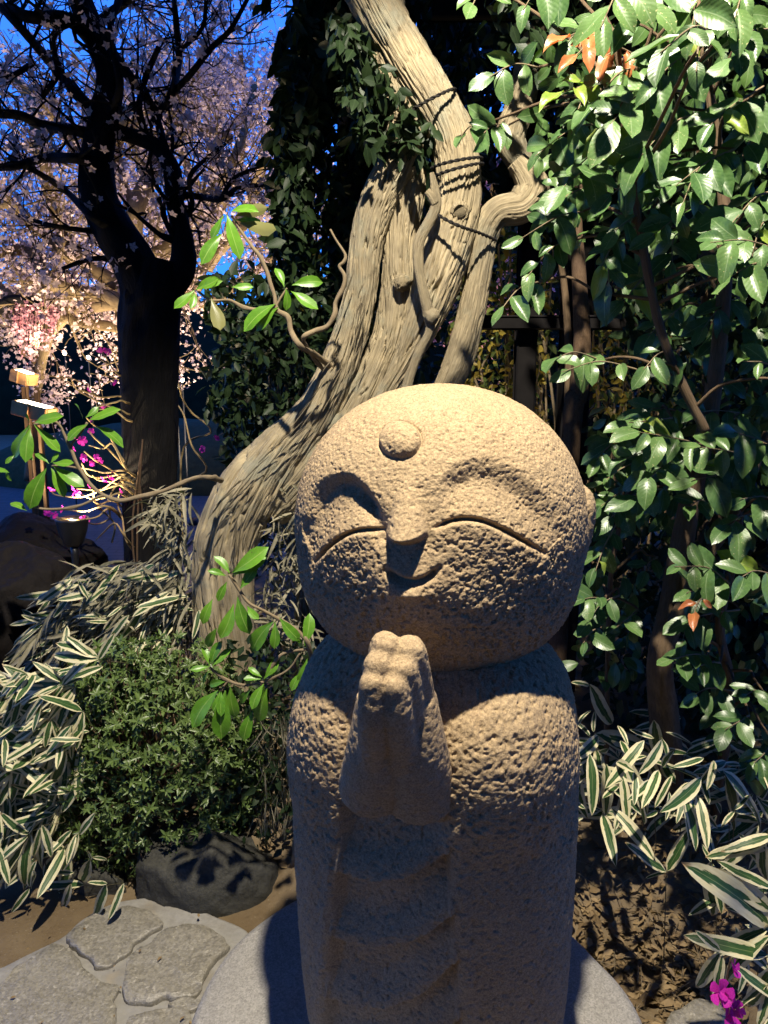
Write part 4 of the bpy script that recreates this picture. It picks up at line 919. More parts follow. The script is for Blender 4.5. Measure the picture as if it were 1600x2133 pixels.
# whorls of six leaves
O, D_, NN, S_ = [], [], [], []
for q, nn in zip(org, d2):
    ax = nrm(nn*.8+np.array([0, -.35, .45])+rng.normal(size=3)*.55); u = nrm(np.cross(ax, [0.3, .2, 1])); v = np.cross(ax, u); k0 = random.uniform(0, 6)
    nl = random.choice((4, 5, 6, 7)); zs = random.uniform(.75, 1.25)
    for j in range(nl):
        a = k0+j*2*math.pi/nl+random.uniform(-.3, .3); t_ = random.uniform(.0, .9)
        O.append(q); D_.append((u*math.cos(a)+v*math.sin(a))*math.cos(t_)+ax*math.sin(t_)); NN.append(ax+rng.normal(size=3)*.15); S_.append(random.uniform(.015, .030)*zs)
o = link('foliage', scatter('foliage', SL_V*[.72, 1, 1], SL_F, SL_UV, np.array(O), np.array(D_), np.array(NN), np.array(S_), M_AZA, az_base), None, az); o['kind'] = 'stuff'
parts = []
for k in range(150):
    dd = d2[random.randrange(len(d2))]; e = ctr+dd*rad*.92; m_ = ctr+dd*rad*.5+rng.normal(size=3)*.03-[0, 0, .05]
    parts.append(tube([ctr*[1, 1, 0]+[random.uniform(-.05, .05), random.uniform(-.04, .04), az_base[2]], m_, e], [.006, .004, .0015], 10, 5))
o = link('branch', tube_mesh('branch', parts, az_base), M_TWIGB, az); o['kind'] = 'stuff'
# inner shaded leaves
n = 4200; dd = rng.normal(size=(n, 3)); dd /= np.linalg.norm(dd, axis=1)[:, None]; q = ctr+dd*rad*rng.uniform(.55, .86, n)[:, None]; q = q[q[:, 2] > az_base[2]+.08]
o = link('inner_foliage', leaf_mass('inner_foliage', q, .03, M_AZA, az_base), None, az); o['kind'] = 'stuff'

# ------------------------------------------------------------------ striped bamboo grass
def sasa_mat(nm, objrand=True):
    m, t, b = new_mat(nm)
    uvn = N(t, 'ShaderNodeUVMap'); sx = N(t, 'ShaderNodeSeparateXYZ'); t.links.new(uvn.outputs[0], sx.inputs[0])
    u = math_(t, 'ABSOLUTE', math_(t, 'SUBTRACT', sx.outputs[0], .5)); r = N(t, 'ShaderNodeObjectInfo').outputs['Random'] if objrand else N(t, 'ShaderNodeAttribute', attribute_name='rnd').outputs['Fac']
    co = N(t, 'ShaderNodeTexCoord').outputs['Object']
    mp = N(t, 'ShaderNodeMapping'); mp.inputs['Scale'].default_value = (26, 4, 4) if objrand else (6, 3, 1); t.links.new(co if objrand else uvn.outputs[0], mp.inputs[0])
    cb = N(t, 'ShaderNodeCombineXYZ'); t.links.new(math_(t, 'MULTIPLY', r, 50.0), cb.inputs[2]); vadd = N(t, 'ShaderNodeVectorMath', operation='ADD'); t.links.new(mp.outputs[0], vadd.inputs[0]); t.links.new(cb.outputs[0], vadd.inputs[1])
    wob = math_(t, 'MULTIPLY', math_(t, 'SUBTRACT', noise(t, vadd.outputs[0], 1.0, 3, .6), .5), .42)
    edge = math_(t, 'ADD', math_(t, 'ADD', u, wob), math_(t, 'MULTIPLY', math_(t, 'SUBTRACT', r, .5), .16))
    green = ramp(t, noise(t, vadd.outputs[0], 2.0, 3), [(.3, (.022, .065, .018)), (.7, (.05, .115, .03))])
    cream = ramp(t, noise(t, vadd.outputs[0], 1.3, 3), [(.3, (.60, .54, .30)), (.75, (.74, .70, .47))])
    c = mix(t, ramp(t, edge, [(.215, (0, 0, 0)), (.245, (1, 1, 1))]), green, cream)
    c = mix(t, ramp(t, u, [(.008, (.55, .55, .55)), (.02, (0, 0, 0))]), c, (.30, .34, .15))
    c = mix(t, ramp(t, math_(t, 'ADD', sx.outputs[1], math_(t, 'MULTIPLY', wob, .5)), [(.93, (0, 0, 0)), (.98, (.85, .85, .85))]), c, (.32, .21, .10))
    t.links.new(c, b.inputs['Base Color']); b.inputs['Roughness'].default_value = .42; b.inputs['Specular IOR Level'].default_value = .4
    st = N(t, 'ShaderNodeTexWave', i_Scale=9.0); t.links.new(uvn.outputs[0], st.inputs[0]); bump(t, b, st.outputs['Fac'], .12, .004)
    tr = N(t, 'ShaderNodeBsdfTranslucent'); t.links.new(c, tr.inputs[0]); ms = N(t, 'ShaderNodeMixShader'); ms.inputs[0].default_value = .22
    t.links.new(b.outputs[0], ms.inputs[1]); t.links.new(tr.outputs[0], ms.inputs[2]); t.links.new(ms.outputs[0], t.nodes['Material Output'].inputs[0])
    return m
M_SASA = sasa_mat('striped_bamboo_leaf'); M_SASJ = sasa_mat('striped_bamboo_leaf_mass', False)
L_SAS = [leaf_mesh('bamboo_leaf', random.uniform(.19, .25), k+60, M_SASA, nseg=9, wide=.42, fold=.13, droop=random.uniform(.08, .40), wave=.03, tip=.62, stalk=.03, twist=random.uniform(-.12, .12)) for k in range(9)]
M_CULM = plain_mat('bamboo_culm', (.09, .08, .04), .6, .3, nz=60)
def sasa_px(root, tw, a, b, Y, dY):
    p0 = P(a[0], a[1], Y); p1 = P(b[0], b[1], Y+dY); d = p1-p0; n = facing(p0, .7, .5, .3)
    put_leaf(random.choice(L_SAS), p0, d+[0, 0, .10*np.linalg.norm(d)], n, np.linalg.norm(d)*1.06, root, tw)
def culm(root, pts, r=.0015): return twig_obj('culm', [(pts, [r*1.2]+[r]*(len(pts)-2)+[r*.7])], root, M_CULM)
# clump beside the azalea
b5 = g_at(P(60, 1700, 2.5)); sas = thing('bamboo_grass', 'cream-edged striped bamboo grass arching over the path edge beside the azalea', 'bamboo grass', b5)
NODES = [((206, 1373), (250, 1420), [((206, 1373), (237, 1325)), ((204, 1368), (112, 1344)), ((205, 1373), (98, 1367)), ((206, 1378), (160, 1358)), ((200, 1372), (135, 1330))]),
         ((130, 1427), (158, 1480), [((130, 1427), (192, 1370)), ((129, 1420), (72, 1378)), ((128, 1425), (55, 1465)), ((130, 1432), (36, 1520)), ((126, 1424), (0, 1440)), ((128, 1428), (-10, 1478)), ((130, 1430), (170, 1415)), ((125, 1420), (98, 1385))]),
         ((34, 1518), (100, 1640), [((34, 1518), (-8, 1488)), ((36, 1520), (0, 1565)), ((36, 1522), (62, 1500)), ((38, 1522), (-4, 1612))]),
         ((38, 1590), (108, 1640), [((38, 1590), (96, 1562)), ((30, 1587), (-16, 1570)), ((36, 1595), (-12, 1648)), ((46, 1600), (36, 1668)), ((38, 1585), (34, 1560)), ((26, 1588), (-20, 1600)), ((40, 1600), (-6, 1690))]),
         ((116, 1630), (170, 1660), [((116, 1628), (68, 1592)), ((118, 1625), (92, 1570)), ((116, 1634), (55, 1748)), ((117, 1636), (86, 1700)), ((119, 1636), (150, 1688)), ((114, 1632), (72, 1640)), ((118, 1634), (104, 1718))]),
         ((104, 1495), (140, 1560), [((106, 1495), (52, 1565)), ((106, 1500), (96, 1560)), ((108, 1498), (128, 1560)), ((104, 1494), (60, 1500))]),
         ((60, 1735), (110, 1700), [((62, 1735), (20, 1810)), ((58, 1738), (0, 1700)), ((60, 1740), (28, 1850)), ((58, 1742), (-10, 1800)), ((64, 1740), (58, 1860)), ((62, 1742), (-6, 1852)), ((60, 1732), (8, 1740))]),
         ((162, 1735), (190, 1700), [((164, 1735), (124, 1825)), ((150, 1730), (102, 1788)), ((158, 1738), (142, 1800)), ((166, 1738), (190, 1700))]),
         ((88, 1720), (130, 1700), [((88, 1718), (104, 1788)), ((86, 1722), (80, 1818)), ((84, 1724), (74, 1790))]),
         ((190, 1788), (220, 1780), [((188, 1790), (158, 1868)), ((192, 1785), (222, 1795)), ((190, 1792), (182, 1770))]),
         ((222, 1845), (250, 1830), [((222, 1842), (190, 1925)), ((258, 1840), (226, 1918)), ((224, 1840), (188, 1838))]),
         ((60, 1850), (70, 1800), [((62, 1850), (26, 1910)), ((64, 1850), (78, 1820)), ((62, 1848), (56, 1810))]),
         ((10, 1650), (40, 1690), [((10, 1650), (-30, 1720)), ((12, 1655), (10, 1745)), ((8, 1648), (-40, 1660)), ((14, 1650), (40, 1720)), ((12, 1648), (26, 1610))]),
         ((-20, 1760), (20, 1790), [((-10, 1760), (-30, 1840)), ((-6, 1762), (18, 1840)), ((-8, 1764), (-4, 1870))])]
for k, (nd, st_, lf) in enumerate(NODES):
    Y = 2.22+.10*((k*37) % 5)/5.0-(.08 if nd[1] > 1700 else 0)
    pb = b5+[random.uniform(-.25, .25), random.uniform(-.1, .15), -.02]; pb[2] = float(gheight(pb[0], pb[1]))-.02
    tw = culm(sas, [pb, P(st_[0], st_[1], Y+.12), P(nd[0], nd[1], Y)])
    for a, b_ in lf: sasa_px(sas, tw, a, b_, Y, random.uniform(-.06, .03))
# more culms thickening the bank behind
for k in range(52):
    x = random.uniform(-40, 175); y = random.uniform(1400, 1800); x = x*(1 if y < 1620 else .8)
    Y = 2.22+random.uniform(0, .22); nd = P(x, y, Y); pb_ = nd+[random.uniform(.02, .15), random.uniform(.05, .2), 0]; pb_[2] = float(gheight(pb_[0], pb_[1]))-.02
    tw = culm(sas, [pb_, (pb_+nd)/2+[.02, .03, .05], nd])
    for j in range(random.choice((3, 4, 4, 5))):
        a = random.uniform(math.pi*.75, math.pi*1.55); l_ = random.uniform(70, 125)
        sasa_px(sas, tw, (x, y), (x+math.cos(a)*l_, y-math.sin(a)*l_*.9+10), Y, random.uniform(-.08, .02))
# clump by the slab, under the shrub
b6 = g_at(P(1480, 1800, 2.0)); sas2 = thing('bamboo_grass', 'cream-edged striped bamboo grass growing out of dead leaves beneath the glossy shrub', 'bamboo grass', b6)
N2 = [((1235, 1540), (1225, 1640), 2.1, [((1228, 1425), (1300, 1530)), ((1240, 1528), (1352, 1572)), ((1238, 1530), (1380, 1578)), ((1236, 1525), (1240, 1480)), ((1230, 1535), (1195, 1500)), ((1232, 1480), (1200, 1505)), ((1228, 1428), (1195, 1425))]),
      ((1350, 1560), (1370, 1660), 2.0, [((1362, 1500), (1375, 1592)), ((1352, 1582), (1520, 1660)), ((1345, 1575), (1378, 1632)), ((1350, 1585), (1300, 1590))]),
      ((1305, 1580), (1320, 1680), 1.95, [((1305, 1582), (1345, 1700)), ((1300, 1612), (1370, 1655)), ((1310, 1585), (1350, 1575)), ((1330, 1625), (1240, 1600)), ((1255, 1620), (1340, 1700)), ((1210, 1560), (1250, 1680)), ((1205, 1600), (1215, 1720))]),
      ((1430, 1570), (1420, 1620), 2.0, [((1430, 1568), (1500, 1545)), ((1425, 1572), (1470, 1600))]),
      ((1460, 1630), (1440, 1680), 1.95, [((1460, 1628), (1385, 1675)), ((1462, 1630), (1520, 1655)), ((1455, 1660), (1530, 1658))]),
      ((1505, 1610), (1530, 1700), 1.85, [((1505, 1605), (1620, 1730)), ((1510, 1615), (1560, 1740)), ((1500, 1610), (1450, 1590))]),
      ((1388, 1818), (1385, 1900), 1.85, [((1388, 1816), (1310, 1760)), ((1390, 1814), (1440, 1730)), ((1386, 1818), (1345, 1830))]),
      ((1600, 1730), (1590, 1850), 1.75, [((1610, 1740), (1510, 1770)), ((1605, 1750), (1475, 1790)), ((1610, 1760), (1480, 1775)), ((1590, 1740), (1585, 1850)), ((1600, 1760), (1640, 1830))]),
      ((1480, 1800), (1500, 1900), 1.8, [((1480, 1795), (1475, 1920)), ((1485, 1800), (1500, 1905)), ((1482, 1796), (1465, 1760))]),
      ((1600, 1880), (1600, 1960), 1.62, [((1605, 1930), (1448, 1822)), ((1610, 1900), (1490, 1830)), ((1610, 1850), (1500, 1800)), ((1600, 1935), (1490, 1990)), ((1610, 1950), (1530, 1880)), ((1590, 1940), (1640, 1900))]),
      ((1600, 1960), (1600, 2050), 1.55, [((1605, 1950), (1480, 2035)), ((1608, 1960), (1520, 2000)), ((1600, 1990), (1440, 1955)), ((1500, 1985), (1440, 2070)), ((1600, 2020), (1530, 1970)), ((1505, 1990), (1490, 2080)), ((1500, 1980), (1452, 1948))]),
      ((1610, 2060), (1620, 2120), 1.5, [((1620, 2010), (1560, 2120)), ((1612, 2040), (1575, 2140)), ((1600, 2050), (1530, 2100)), ((1620, 2080), (1540, 2020)), ((1625, 2090), (1590, 2160))]),
      ((1530, 1690), (1525, 1760), 1.95, [((1530, 1690), (1505, 1720)), ((1528, 1688), (1560, 1650)), ((1532, 1692), (1590, 1690))])]
for nd, st_, Y, lf in N2:
    Y += .2*float(sm((1730-nd[1])/120))
    pb = P(st_[0], st_[1]+90, Y+.12); pb[2] = float(gheight(pb[0], pb[1]))-.02
    tw = culm(sas2, [pb, P((st_[0]+nd[0])/2, (st_[1]+nd[1])/2+10, Y+.02), P(nd[0], nd[1], Y)])
    for a, b_ in lf: sasa_px(sas2, tw, a, b_, Y, random.uniform(-.05, .04))
for k in range(22):
    x = random.uniform(1220, 1600); y = random.uniform(1480, 1720)+max(0, (x-1480))*.9; Y = 2.42-max(0, (y-1600))*.0022+random.uniform(0, .15); nd = P(x, y, Y)
    pb_ = nd+[random.uniform(-.06, .06), random.uniform(.0, .1), 0]; pb_[2] = float(gheight(pb_[0], pb_[1]))-.02
    tw = culm(sas2, [pb_, (pb_+nd)/2+rng.normal(size=3)*.02, nd])
    for j in range(random.choice((3, 4, 4))):
        a = random.uniform(-.9, math.pi+.9); l_ = random.uniform(70, 125); sasa_px(sas2, tw, (x, y), (x+math.cos(a)*l_, y-math.sin(a)*l_*.6+20), Y, random.uniform(-.06, .04))
# grey withered clump higher up the bed, too fine to tell leaf from leaf
M_SASG = leaf_mat('withered_bamboo_leaf', (.03, .035, .02), (.30, .27, .18), (.26, .24, .17), rough=.6, spec=.25, veins=2, trans=.15, objrand=False)
TL = leaf_mesh('narrow_leaf', .10, 77, M_SASG, nseg=5, wide=.4, fold=.25, droop=.3, wave=.02, tip=.6)
def from_mesh(me):
    nv = len(me.vertices); V = np.empty(nv*3, np.float32); me.vertices.foreach_get('co', V); V = V.reshape(-1, 3).astype(float)
    F = np.array([tuple(p.vertices) for p in me.polygons]); us = np.tile(np.array([0, .25, .5, .75, 1.0]), nv//5); vs = V[:, 1]
    return V, F, np.column_stack([us, vs])
tV, tF, tUV = from_mesh(TL)
b7 = g_at(P(230, 1300, 3.1)); sas3 = thing('bamboo_grass', 'grey withered fine bamboo grass mound below the black plum trunk', 'bamboo grass', b7)
pts = px_cloud(950, [([(170, 1190), (360, 1160), (420, 1230), (400, 1330), (260, 1340), (120, 1360), (70, 1340), (100, 1270)], 1)], 2.75, 3.35)
dd = np.column_stack([rng.normal(-.8, .5, len(pts)), rng.normal(-.5, .4, len(pts)), rng.normal(-.35, .3, len(pts))])
o = link('foliage', scatter('foliage', tV, tF, tUV, pts, dd, rng.normal(size=pts.shape)*.4+[0, -.3, 1], rng.uniform(.09, .17, len(pts)), M_SASG, b7), None, sas3); o['kind'] = 'stuff'
parts = [tube([g_at(p)-[0, 0, .02], (g_at(p)+p)/2+rng.normal(size=3)*.02, p], [.003, .0025, .0015], 6, 4) for p in pts[:120]]
o = link('culm', tube_mesh('culm', parts, b7), M_CULM, sas3); o['kind'] = 'stuff'
b7 = g_at(P(560, 1150, 2.9)); sas4 = thing('bamboo_grass', 'shaded dark grass tuft at the foot of the fibrous vine trunk behind the statue', 'bamboo grass', b7)
pts = px_cloud(420, [([(540, 1010), (640, 1000), (660, 1350), (560, 1340), (540, 1200)], 1), ([(300, 1040), (400, 1000), (410, 1160), (330, 1170)], .5)], 2.75, 3.1)
dd = np.column_stack([rng.normal(-.2, .6, len(pts)), rng.normal(-.5, .4, len(pts)), rng.normal(-.3, .5, len(pts))])
o = link('foliage', scatter('foliage', tV, tF, tUV, pts, dd, rng.normal(size=pts.shape)*.4+[0, -.3, 1], rng.uniform(.07, .14, len(pts)), M_SASG, b7), None, sas4); o['kind'] = 'stuff'

# denser striped leaves behind and between the ones built singly
sV, sF, sUV = (lambda me_: (lambda V_: (V_, np.array([tuple(p_.vertices) for p_ in me_.polygons]), np.column_stack([np.tile(np.array([0, .25, .5, .75, 1.0]), len(V_)//5), V_[:, 1]])))(np.array([tuple(v_.co) for v_ in me_.vertices])))(L_SAS[2])
for root, n_, regs, Y0, Y1, dm in ((sas, 230, [([(-60, 1400), (190, 1380), (170, 1560), (190, 1800), (120, 1880), (-60, 1880)], 1)], 2.2, 2.5, (-.6, -.35, -.45)),
                                   (sas2, 140, [([(1215, 1500), (1600, 1560), (1650, 1900), (1500, 1800), (1400, 1700), (1215, 1680)], 2), ([(1480, 1850), (1650, 1830), (1650, 2180), (1540, 2150)], 1)], 1.75, 2.35, (-.3, -.4, -.35)),
                                   (sas3, 130, [([(120, 1200), (380, 1170), (420, 1250), (390, 1340), (140, 1390), (60, 1360)], 1)], 2.7, 3.1, (-.8, -.4, -.3))):
    q = px_cloud(n_, regs, Y0, Y1); q = q[q[:, 2] > gheight(q[:, 0], q[:, 1])+.06]; k = len(q)
    nn = LAMP-q; nn /= np.linalg.norm(nn, axis=1)[:, None]
    o = link('striped_leaf', scatter('striped_leaf', sV, sF, sUV, q, rng.normal(size=(k, 3))*.55+np.array(dm), nn+[0, -.4, 0]+rng.normal(size=(k, 3))*.3, rng.uniform(.07, .18, k), M_SASJ, np.array(root.location)), None, root); o['kind'] = 'stuff'
# ------------------------------------------------------------------ dead leaves and litter
M_LITTER = leaf_mat('dead_leaf', (.07, .045, .022), (.26, .185, .095), (.22, .16, .09), rough=.75, spec=.15, veins=6, trans=.1, objrand=False)
q = np.array([PZ(random.uniform(1180, 1560), random.uniform(1720, 2160), .04) for _ in range(1500)]); q[:, 2] = gheight(q[:, 0], q[:, 1])+rng.uniform(.004, .022, len(q))
dd = rng.normal(size=q.shape)*[1, 1, .25]
o = link('leaf_litter', scatter('leaf_litter', SL_V, SL_F, SL_UV, q, dd, rng.normal(size=q.shape)*.45+[0, 0, 1], rng.uniform(.015, .05, len(q)), M_LITTER), None); o['kind'] = 'stuff'; tag(o, 'brown dead leaves littering the soil under the striped bamboo grass', 'leaf litter')
parts = []
for k in range(220):
    p0 = PZ(random.uniform(1200, 1540), random.uniform(1750, 2150), .04); p0[2] = float(gheight(p0[0], p0[1]))+random.uniform(.004, .03); d = nrm(rng.normal(size=3)*[1, 1, .3])*random.uniform(.02, .07)
    parts.append(tube([p0-d, p0+[0, 0, .004], p0+d], [.0008, .0014, .0008], 5, 4))
o = link('twig_litter', tube_mesh('twig_litter', parts), M_TWIG); o['kind'] = 'stuff'; tag(o, 'dry straw and twigs lying on the soil by the slab', 'twig litter')
# litter on the dark bed
q = np.column_stack([rng.uniform(-1.8, 1.6, 2600), rng.uniform(2.3, 4.6, 2600), np.zeros(2600)]); q[:, 2] = gheight(q[:, 0], q[:, 1])+rng.uniform(.004, .02, len(q))
o = link('leaf_litter', scatter('leaf_litter', SL_V, SL_F, SL_UV, q, rng.normal(size=q.shape)*[1, 1, .25], rng.normal(size=q.shape)*.45+[0, 0, 1], rng.uniform(.03, .06, len(q)), M_LITTER), None); o['kind'] = 'stuff'; tag(o, 'dead leaves covering the dim raised bed around the plum and the vine', 'leaf litter')

q = np.array([PZ(random.uniform(-60, 520), random.uniform(1880, 2160), .045) for _ in range(22)]); q[:, 2] = .040
o = link('leaf_litter', scatter('leaf_litter', SL_V, SL_F, SL_UV, q, rng.normal(size=q.shape)*[1, 1, .1], rng.normal(size=q.shape)*.2+[0, 0, 1], rng.uniform(.006, .022, len(q)), M_LITTER), None); o['kind'] = 'stuff'; tag(o, 'small fallen leaf scraps on the paving stones by the slab', 'leaf litter')
# dark undergrowth between the azalea and the statue
b8 = g_at(P(575, 1700, 2.7)); und = thing('undergrowth', 'dim fine-leaved undergrowth in the gap between azalea and statue', 'plant', b8)
pts = px_cloud(1500, [([(470, 1330), (660, 1330), (660, 1860), (560, 1900), (480, 1700)], 1)], 2.35, 2.95)
o = link('foliage', leaf_mass('foliage', pts, .045, M_HEDGE, b8, down=1.0), None, und); o['kind'] = 'stuff'
pts = px_cloud(260, [([(530, 1480), (640, 1480), (640, 1720), (550, 1720)], 1)], 2.3, 2.6)
o = link('dry_straw', scatter('dry_straw', tV*[.4, 1, 1], tF, tUV, pts, rng.normal(size=pts.shape)*.25+[0, 0, -1], rng.normal(size=pts.shape)*.4+[0, -1, 0], rng.uniform(.07, .16, len(pts)), M_SASG, b8), None, und); o['kind'] = 'stuff'
# ------------------------------------------------------------------ plum trees
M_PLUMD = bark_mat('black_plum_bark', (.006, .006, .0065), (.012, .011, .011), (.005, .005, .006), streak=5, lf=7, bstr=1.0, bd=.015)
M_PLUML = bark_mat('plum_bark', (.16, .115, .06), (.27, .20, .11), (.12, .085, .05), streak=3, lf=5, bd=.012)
M_BLOSS = plain_mat('white_blossom', (.72, .56, .54), .6, .2, nz=8, trans=.35)
M_PINK = plain_mat('pink_blossom', (.62, .32, .38), .6, .2, nz=8, trans=.35)
# five-petal blossom: petals as kites round a cup
BV = [[0, 0, 0]]; BF = []
for k in range(5):
    a = k*2*math.pi/5; a0, a1 = a-.55, a+.55; i = len(BV)
    BV += [[math.cos(a0)*.62, math.sin(a0)*.62, .22], [math.cos(a)*1.0, math.sin(a)*1.0, .30], [math.cos(a1)*.62, math.sin(a1)*.62, .22]]; BF += [[0, i, i+1], [0, i+1, i+2]]
BV = np.array(BV, float); BF = np.array(BF); BUV = BV[:, :2]*.5+.5
def blossoms(name, pts, size, mat, off):
    n = len(pts); return scatter(name, BV, BF, BUV, np.asarray(pts), rng.normal(size=(n, 3)), rng.normal(size=(n, 3)), size*rng.uniform(.6, 1.3, n), mat, off)
def twigs_from(C, R, n, length, spread, up=.35, sub=3, rg=random):
    """random forked twigs along a branch polyline; returns tubes and blossom sites"""
    parts, sites = [], []
    for k in range(n):
        i = rg.randrange(int(len(C)*.15), len(C)-1); p = C[i]; T = nrm(C[i+1]-C[i])
        d = nrm(T*.5+rng.normal(size=3)*spread*[1, .8, 1]+np.array([0, 0, up])); L_ = length*rg.uniform(.5, 1.3); r0 = max(.003, R[i]*.35)
        pts = [p]; q = p.copy(); dd = d.copy()
        for j in range(4):
            q = q+dd*L_/4; dd = nrm(dd+rng.normal(size=3)*.25+[0, 0, .05]); pts.append(q.copy())
        parts.append(tube(pts, np.linspace(r0, r0*.35, 5), 9, 5)); c2 = catmull(pts, 10); sites += list(c2[2:])
        for s in range(sub):
            j = rg.randrange(2, 9); q = c2[j].copy(); e = nrm(dd+rng.normal(size=3)*.8); pp = [q]
            for h in range(3):
                q = q+e*L_*.16; e = nrm(e+rng.normal(size=3)*.3); pp.append(q.copy())
            parts.append(tube(pp, np.linspace(r0*.5, r0*.2, 4), 6, 4)); sites += list(catmull(pp, 6)[1:])
    return parts, sites
# --- the near plum, black against the glow
PY = 4.3
pb = g_at(P(318, 1150, PY)); plum = thing('plum_tree', 'black silhouetted plum tree with forked trunk and a few white blossoms', 'tree', pb)
def pl_branch(name, L, Y, root, mat, rings=90, sides=26, **kw):
    pts = [P(q[0], q[1], Y+(q[3] if len(q) > 3 else 0)) for q in L]; rad = [q[2]*pxm(Y) for q in L]
    k = dict(amp=.2, absamp=.006, afreq=2.6, lfreq=4, seed=random.randrange(99)); k.update(kw)
    link(name, tube_mesh(name, tube(pts, rad, rings, sides, **k), np.array(root.location)), mat, root); return catmull(pts, 50), catmull(np.array(rad)[:, None], 50)[:, 0]
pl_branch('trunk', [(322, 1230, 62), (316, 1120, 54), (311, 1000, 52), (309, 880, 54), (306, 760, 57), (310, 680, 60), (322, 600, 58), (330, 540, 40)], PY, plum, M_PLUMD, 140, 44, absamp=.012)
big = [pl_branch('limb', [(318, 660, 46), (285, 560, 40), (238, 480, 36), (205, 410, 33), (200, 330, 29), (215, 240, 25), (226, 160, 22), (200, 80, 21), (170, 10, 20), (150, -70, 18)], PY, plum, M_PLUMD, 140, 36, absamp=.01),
       pl_branch('limb', [(335, 620, 38), (378, 560, 26), (380, 500, 18), (364, 420, 15), (356, 350, 14), (330, 308, 13), (280, 284, 12), (225, 270, 12)], PY, plum, M_PLUMD, 110, 26),
       ]
sm_b = [[(200, 335, 14), (150, 330, 11), (90, 330, 10), (40, 345, 9), (-40, 352, 8)], [(215, 285, 16), (150, 270, 12), (90, 262, 11), (40, 240, 10), (-30, 235, 9)], [(222, 255, 15), (165, 200, 12), (105, 130, 10), (45, 60, 9), (-20, -10, 8)],
        [(228, 150, 18), (190, 85, 15), (140, 40, 14), (60, 35, 11), (-20, 5, 9)], [(240, 120, 12), (275, 165, 11), (305, 200, 9), (330, 260, 9), (345, 335, 10)], [(305, 200, 9), (330, 230, 8), (358, 190, 8), (372, 120, 7), (366, 40, 6), (360, -30, 5)],
        [(355, 200, 7), (400, 150, 6), (440, 100, 6), (480, 60, 5), (520, -10, 4)], [(350, 320, 9), (310, 290, 8), (290, 230, 7), (300, 170, 6), (330, 100, 5)], [(364, 400, 8), (420, 410, 7), (460, 415, 6), (500, 390, 5), (575, 385, 4)], [(460, 415, 5), (490, 370, 4), (560, 340, 3)],
        [(240, 480, 12), (190, 450, 8), (140, 400, 7), (80, 360, 6), (20, 330, 5)], [(225, 240, 10), (250, 180, 7), (230, 60, 6), (260, -20, 5)], [(190, 60, 12), (240, 20, 10), (300, -20, 8)], [(150, 30, 8), (110, 80, 7), (120, 150, 6), (90, 200, 5)], [(70, 130, 6), (20, 160, 5), (-20, 150, 4)], [(372, 460, 7), (400, 430, 6), (395, 370, 5), (430, 330, 4), (470, 300, 3)],
        [(250, 490, 8), (180, 480, 6), (110, 470, 5), (40, 450, 4)], [(370, 110, 5), (420, 60, 4), (430, 0, 3)], [(300, 560, 8), (250, 540, 6), (190, 540, 5), (130, 560, 4)]]
sites = []
for L in sm_b:
    q = [(a, b_, r_*.85, random.uniform(-.25, .15)*(k > 0)) for k, (a, b_, r_) in enumerate(L)]
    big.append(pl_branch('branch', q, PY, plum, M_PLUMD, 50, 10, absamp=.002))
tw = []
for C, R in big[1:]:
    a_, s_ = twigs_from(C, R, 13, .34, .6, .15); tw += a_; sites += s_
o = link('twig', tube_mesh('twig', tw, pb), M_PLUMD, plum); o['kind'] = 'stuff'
sites = np.array(sites); sel = sites[rng.random(len(sites)) < .2]
o = link('blossom', blossoms('blossom', sel+rng.normal(size=sel.shape)*.012, .022, M_BLOSS, pb), None, plum); o['kind'] = 'stuff'

# --- floodlit plums behind
def lit_plum(label, base, limbs, Y, ntw, nb, bsize, mat, tlen=.75, keep=1.0):
    root = thing('plum_tree', label, 'tree', base); C_ = []
    for k, L in enumerate(limbs):
        C_.append(pl_branch('trunk' if k == 0 else 'limb', [(a, b_, r_, random.uniform(-.5, .5)*(j > 0)) for j, (a, b_, r_) in enumerate(L)], Y, root, M_PLUML, 60, 12, absamp=.008))
    tw, sites = [], []
    for C, R in C_:
        a_, s_ = twigs_from(C, R*.6, ntw, tlen, .75, .25, 5); tw += a_; sites += s_
    o = link('twig', tube_mesh('twig', tw, base), M_PLUML, root); o['kind'] = 'stuff'
    sites = np.array(sites); sel = sites[rng.integers(0, len(sites), nb)]+rng.normal(size=(nb, 3))*.05
    o = link('blossom', blossoms('blossom', sel, bsize, mat, base), None, root); o['kind'] = 'stuff'
    return root
F1 = g_at(P(200, 900, 7.2)); F1[2] = 0
lit_plum('floodlit plum tree with golden limbs and masses of pale pink blossom', F1,
  [[(300, 1010, 13), (305, 860, 12), (310, 740, 12), (300, 640, 13), (280, 560, 16), (280, 450, 16), (330, 330, 13), (400, 260, 10)], [(308, 700, 12), (255, 630, 13), (180, 612, 13), (110, 592, 12), (60, 525, 11), (-20, 530, 9)], [(290, 620, 14), (170, 540, 13), (110, 430, 12), (90, 330, 12), (60, 200, 12), (-20, 130, 11)],
   [(280, 450, 12), (240, 330, 12), (260, 260, 13), (330, 245, 13), (400, 262, 11), (480, 290, 9)], [(250, 560, 13), (370, 500, 11), (440, 400, 9), (500, 300, 7), (530, 180, 5)], [(300, 690, 10), (150, 668, 10), (60, 640, 9), (0, 600, 8), (-40, 560, 7)], [(150, 540, 12), (80, 480, 10), (30, 430, 9), (-30, 420, 7)], [(270, 470, 10), (200, 380, 10), (150, 300, 10), (110, 240, 9), (70, 180, 7)], [(330, 330, 8), (380, 220, 6), (420, 120, 5), (450, 30, 4)], [(200, 640, 10), (320, 620, 9), (420, 560, 8), (500, 480, 7), (560, 400, 5)]],
  7.2, 24, 11000, .021, M_BLOSS)
F2 = g_at(P(420, 900, 9.5)); F2[2] = 0
